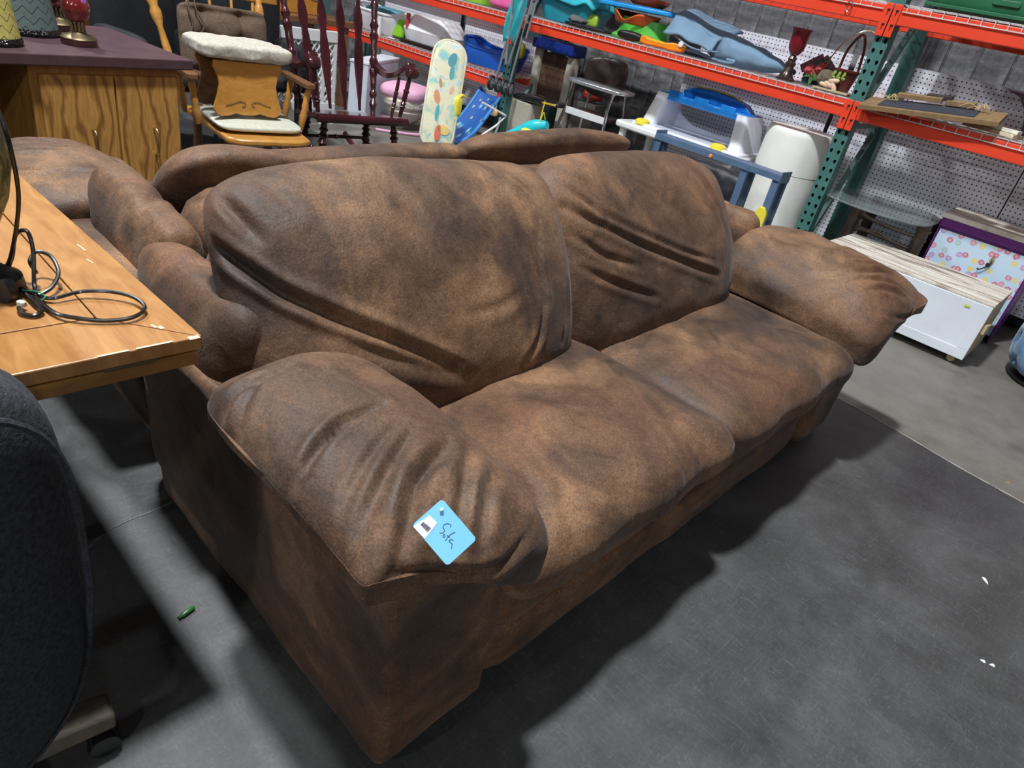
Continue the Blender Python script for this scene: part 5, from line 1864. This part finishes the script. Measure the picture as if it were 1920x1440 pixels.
# birdhouse plaque with roses
o = thing('birdhouse_plaque', 'small house-shaped plaque with red roses on the shelf', 'plaque', (-1.845, 4.70, ZS), .0)
tl_ = Matrix.Rotation(.12, 4, 'X')
MB().prism([(-.085, 0), (.085, 0), (.085, .085), (.0, .15), (-.085, .085)], .02, tl_ @ MT(0, .03, .0, PI / 2)).build('house', mat('slate_green', (.045, .085, .085), .7), o, bevel=.002)
for sg in (-1, 1):
    MB().bar((0, .025, .165), (sg * .115, .025, .078), .05, .018, (0, 1, 0)).build('roof_board', mat('mauve_wood', (.16, .075, .08), .6), o, bevel=.002)
ROSE = mat('rose_red', (.48, .06, .07), .7, 0, .3, 40)
for (a, b_, r_) in ((-.045, .085, .030), (.02, .105, .030), (-.01, .075, .022)):
    mb = soft((r_, r_ * .8, r_), 2.2, 2.0, 1, 12, lambda Q, U: Q, fold=.012, fscale=60)
    mb.v = [(v[0] + a, v[1] - .02, v[2] + b_) for v in mb.v]
    mb.build('rose', ROSE, o, smooth=80)
LEAF = mat('leaf_green', (.07, .20, .05), .6, 0, .3, 30)
for k in range(7):
    a = random.uniform(0, 2 * PI)
    mb = MB().prism([(-.028, 0), (-.01, .010), (.012, .009), (.03, 0), (.012, -.009), (-.01, -.010)], .003, MT(-.01 + .028 * math.cos(a), -.022 - .002 * k, .045 + .02 * math.sin(a), PI / 2, a, .2))
    mb.build('leaf', LEAF, o, smooth=0)
MB().box(-.11, .11, -.03, .05, 0, .006).build('foot_board', mat('slate_green', (.045, .085, .085), .7), o, bevel=.001)

# basket-pot with handles
o = thing('garden_pot', 'brown glazed planter with tall bent handles beside the right post', 'planter', (-1.665, 4.62, ZS), 0)
MB().box(-.11, .11, -.09, .09, 0, .012).build('plank', mat('pale_plank', (.42, .36, .24), .7), o, bevel=.002)
MB().lathe([(.042, .0125), (.052, .06), (.066, .118), (.074, .120), (.074, .132), (.060, .133)], MT(.03, .01, 0), 30).build('pot', mat('red_brown_glaze', (.12, .025, .015), .2, 0, .4, 14, coat=.6), o)
soft((.05, .035, .048), 2.4, 2.2, 1, 14, lambda Q, U: Q + np.array([-.075, -.02, .062]), fold=.008, fscale=40).build('stone_egg', mat('mossy_stone', (.12, .10, .06), .8, 0, .4, 40), o, smooth=80)
for k, (a, b_, c_) in enumerate(((-.02, .035, .3), (.0, .06, -.2), (-.045, .03, .1), (.01, .03, .9))):
    mb = soft((.034, .014, .013), 3, 2.5, 2, 10, lambda Q, U: Q)
    mm_ = MT(a, -.075, b_ - .0, 0, c_, 0)
    mb.v = [tuple(mm_ @ Vector(p)) for p in mb.v]
    mb.build('pebble', mat('pale_pebble', (.68, .52, .34), .6), o, smooth=80)
for k in range(3):
    MB().tube(bez([(-.02 + .03 * k, -.055, .11), (-.015 + .03 * k, -.07, .10), (-.02 + .03 * k, -.072, .085), (-.005 + .03 * k, -.07, .078)], 4), .009, 8).build('frog', mat('frog_green', (.20, .30, .05), .5), o)
COP = mat('copper_brown', (.16, .055, .028), .3, .5)
MB().tube(bez([(-.03, .01, .13), (-.02, .0, .23), (.02, -.01, .31), (.05, -.01, .315), (.075, .0, .24), (.085, .01, .13)], 8), .008, 8).build('handle', COP, o)
MB().tube(bez([(-.14, .06, .10), (-.10, .05, .22), (-.02, .04, .32), (.06, .04, .35), (.13, .03, .30), (.16, .03, .22)], 8), .004, 7).build('brass_hoop', GOLD, o)

# ------------------------------------------------------------------ right bay, middle shelf
o = thing('wooden_sign', 'wooden sign board with a slate panel and raffia bows on the shelf', 'sign', (-1.06, 4.46, 0), .0)
SGW = wood('sign_wood', (.22, .135, .06), (.36, .235, .115), (10, 2, 2), 4, .7, 0)
mm = MT(-.01, .0, 1.128, -.0, -.115, .05)
MB().box(-.345, .345, -.11, .11, -.013, .013, mm @ Matrix.Rotation(.20, 4, 'X')).build('board', SGW, o, bevel=.002, smooth=0)
MB().box(-.255, .225, -.085, .060, .0135, .017, mm @ Matrix.Rotation(.20, 4, 'X')).build('slate_panel', mat('slate_blue_grey', (.045, .05, .07), .6, 0, .2), o, smooth=0)
for (xa, xb, yy, zz, m_) in ((-.20, .03, .075, .045, SGW), (.05, .19, .085, .035, SGW), (-.06, .07, .10, .052, mat('charcoal_wood', (.045, .035, .03), .7))):
    MB().box(xa, xb, yy - .022, yy + .022, zz - .012, zz + .012, mm @ Matrix.Rotation(.20, 4, 'X')).build('wood_strip', m_, o, bevel=.002, smooth=0)
RAF = mat('raffia_straw', (.58, .44, .20), .8)
for cx in (-.235, .215):
    for k in range(11):
        a = random.uniform(-.3, PI + .3)
        r_ = random.uniform(.04, .10)
        p1 = mm @ Vector((cx + .5 * r_ * math.cos(a), .02 + .3 * r_ * math.sin(a), .045 + random.uniform(0, .02)))
        p2 = mm @ Vector((cx + r_ * math.cos(a), .02 - .6 * r_ * abs(math.sin(a)) * random.choice((-.6, 1)), .03 + random.uniform(-.0, .02)))
        MB().tube(bez([mm @ Vector((cx, .03, .035)), p1, p2], 4), .0016, 5).build('raffia', RAF, o)
o = thing('slat_bundle', 'bundle of pale painted wooden slats under the sign end', 'slats', (-.78, 4.56, ZS), -.25)
for k, (yy, zz, c) in enumerate(((-.03, .012, (.72, .66, .45)), (.03, .012, (.60, .50, .25)), (.0, .032, (.74, .72, .62)))):
    MB().box(-.12, .15, yy - .025, yy + .025, zz - .009, zz + .009).build('slat', mat('slat_%d' % k, c, .6), o, bevel=.002, smooth=0)
tag(MB().box(-.14, .14, -.10, .10, 0, .02).build('grey_tray', mat('grey_tray', (.30, .28, .25), .6), None, bevel=.004, smooth=0), 'grey wooden tray beside the slat bundle, right edge', 'tray')
bpy.data.objects['grey_tray'].location = (-.47, 4.62, ZS)
o = thing('purple_sign', 'dark purple curved metal panel standing at the right shelf end', 'panel', (-.66, 4.90, ZS), 0)
pl = [(-.02, 0), (.45, 0), (.45, .26), (.2, .235), (.0, .205), (-.20, .215), (-.12, .19), (-.055, .12)]
MB().prism(pl, .008, MT(0, 0, 0, PI / 2 - .08, 0, 0)).build('panel', mat('aubergine_enamel', (.055, .018, .05), .35), o, bevel=.001)
MB().box(.0, .44, -.03, .05, 0, .012).build('foot', mat('lilac_base', (.35, .28, .36), .5), o, bevel=.002)

# green case on the top shelf
o = thing('green_case', 'dark green moulded plastic case on the top right shelf', 'case', (-.86, 4.66, ZT + .004), 0)
GC = mat('dark_green_plastic', (.018, .13, .055), .4, 0, .12)
soft((.46, .20, .15), 14, 8, 2, 22, lambda Q, U: np.stack([Q[:, 0] * (1 - .07 * (U[:, 2] * .5 + .5)), Q[:, 1], Q[:, 2] + .151], 1)).build('case_body', GC, o, smooth=50)
MB().prism(rrect(.13, .028, .012), .012, MT(-.10, -.203, .075, PI / 2)).build('handle_recess', GC, o, bevel=.003)
MB().box(-.47, .47, -.212, -.200, .012, .030).build('base_lip', GC, o, bevel=.003)
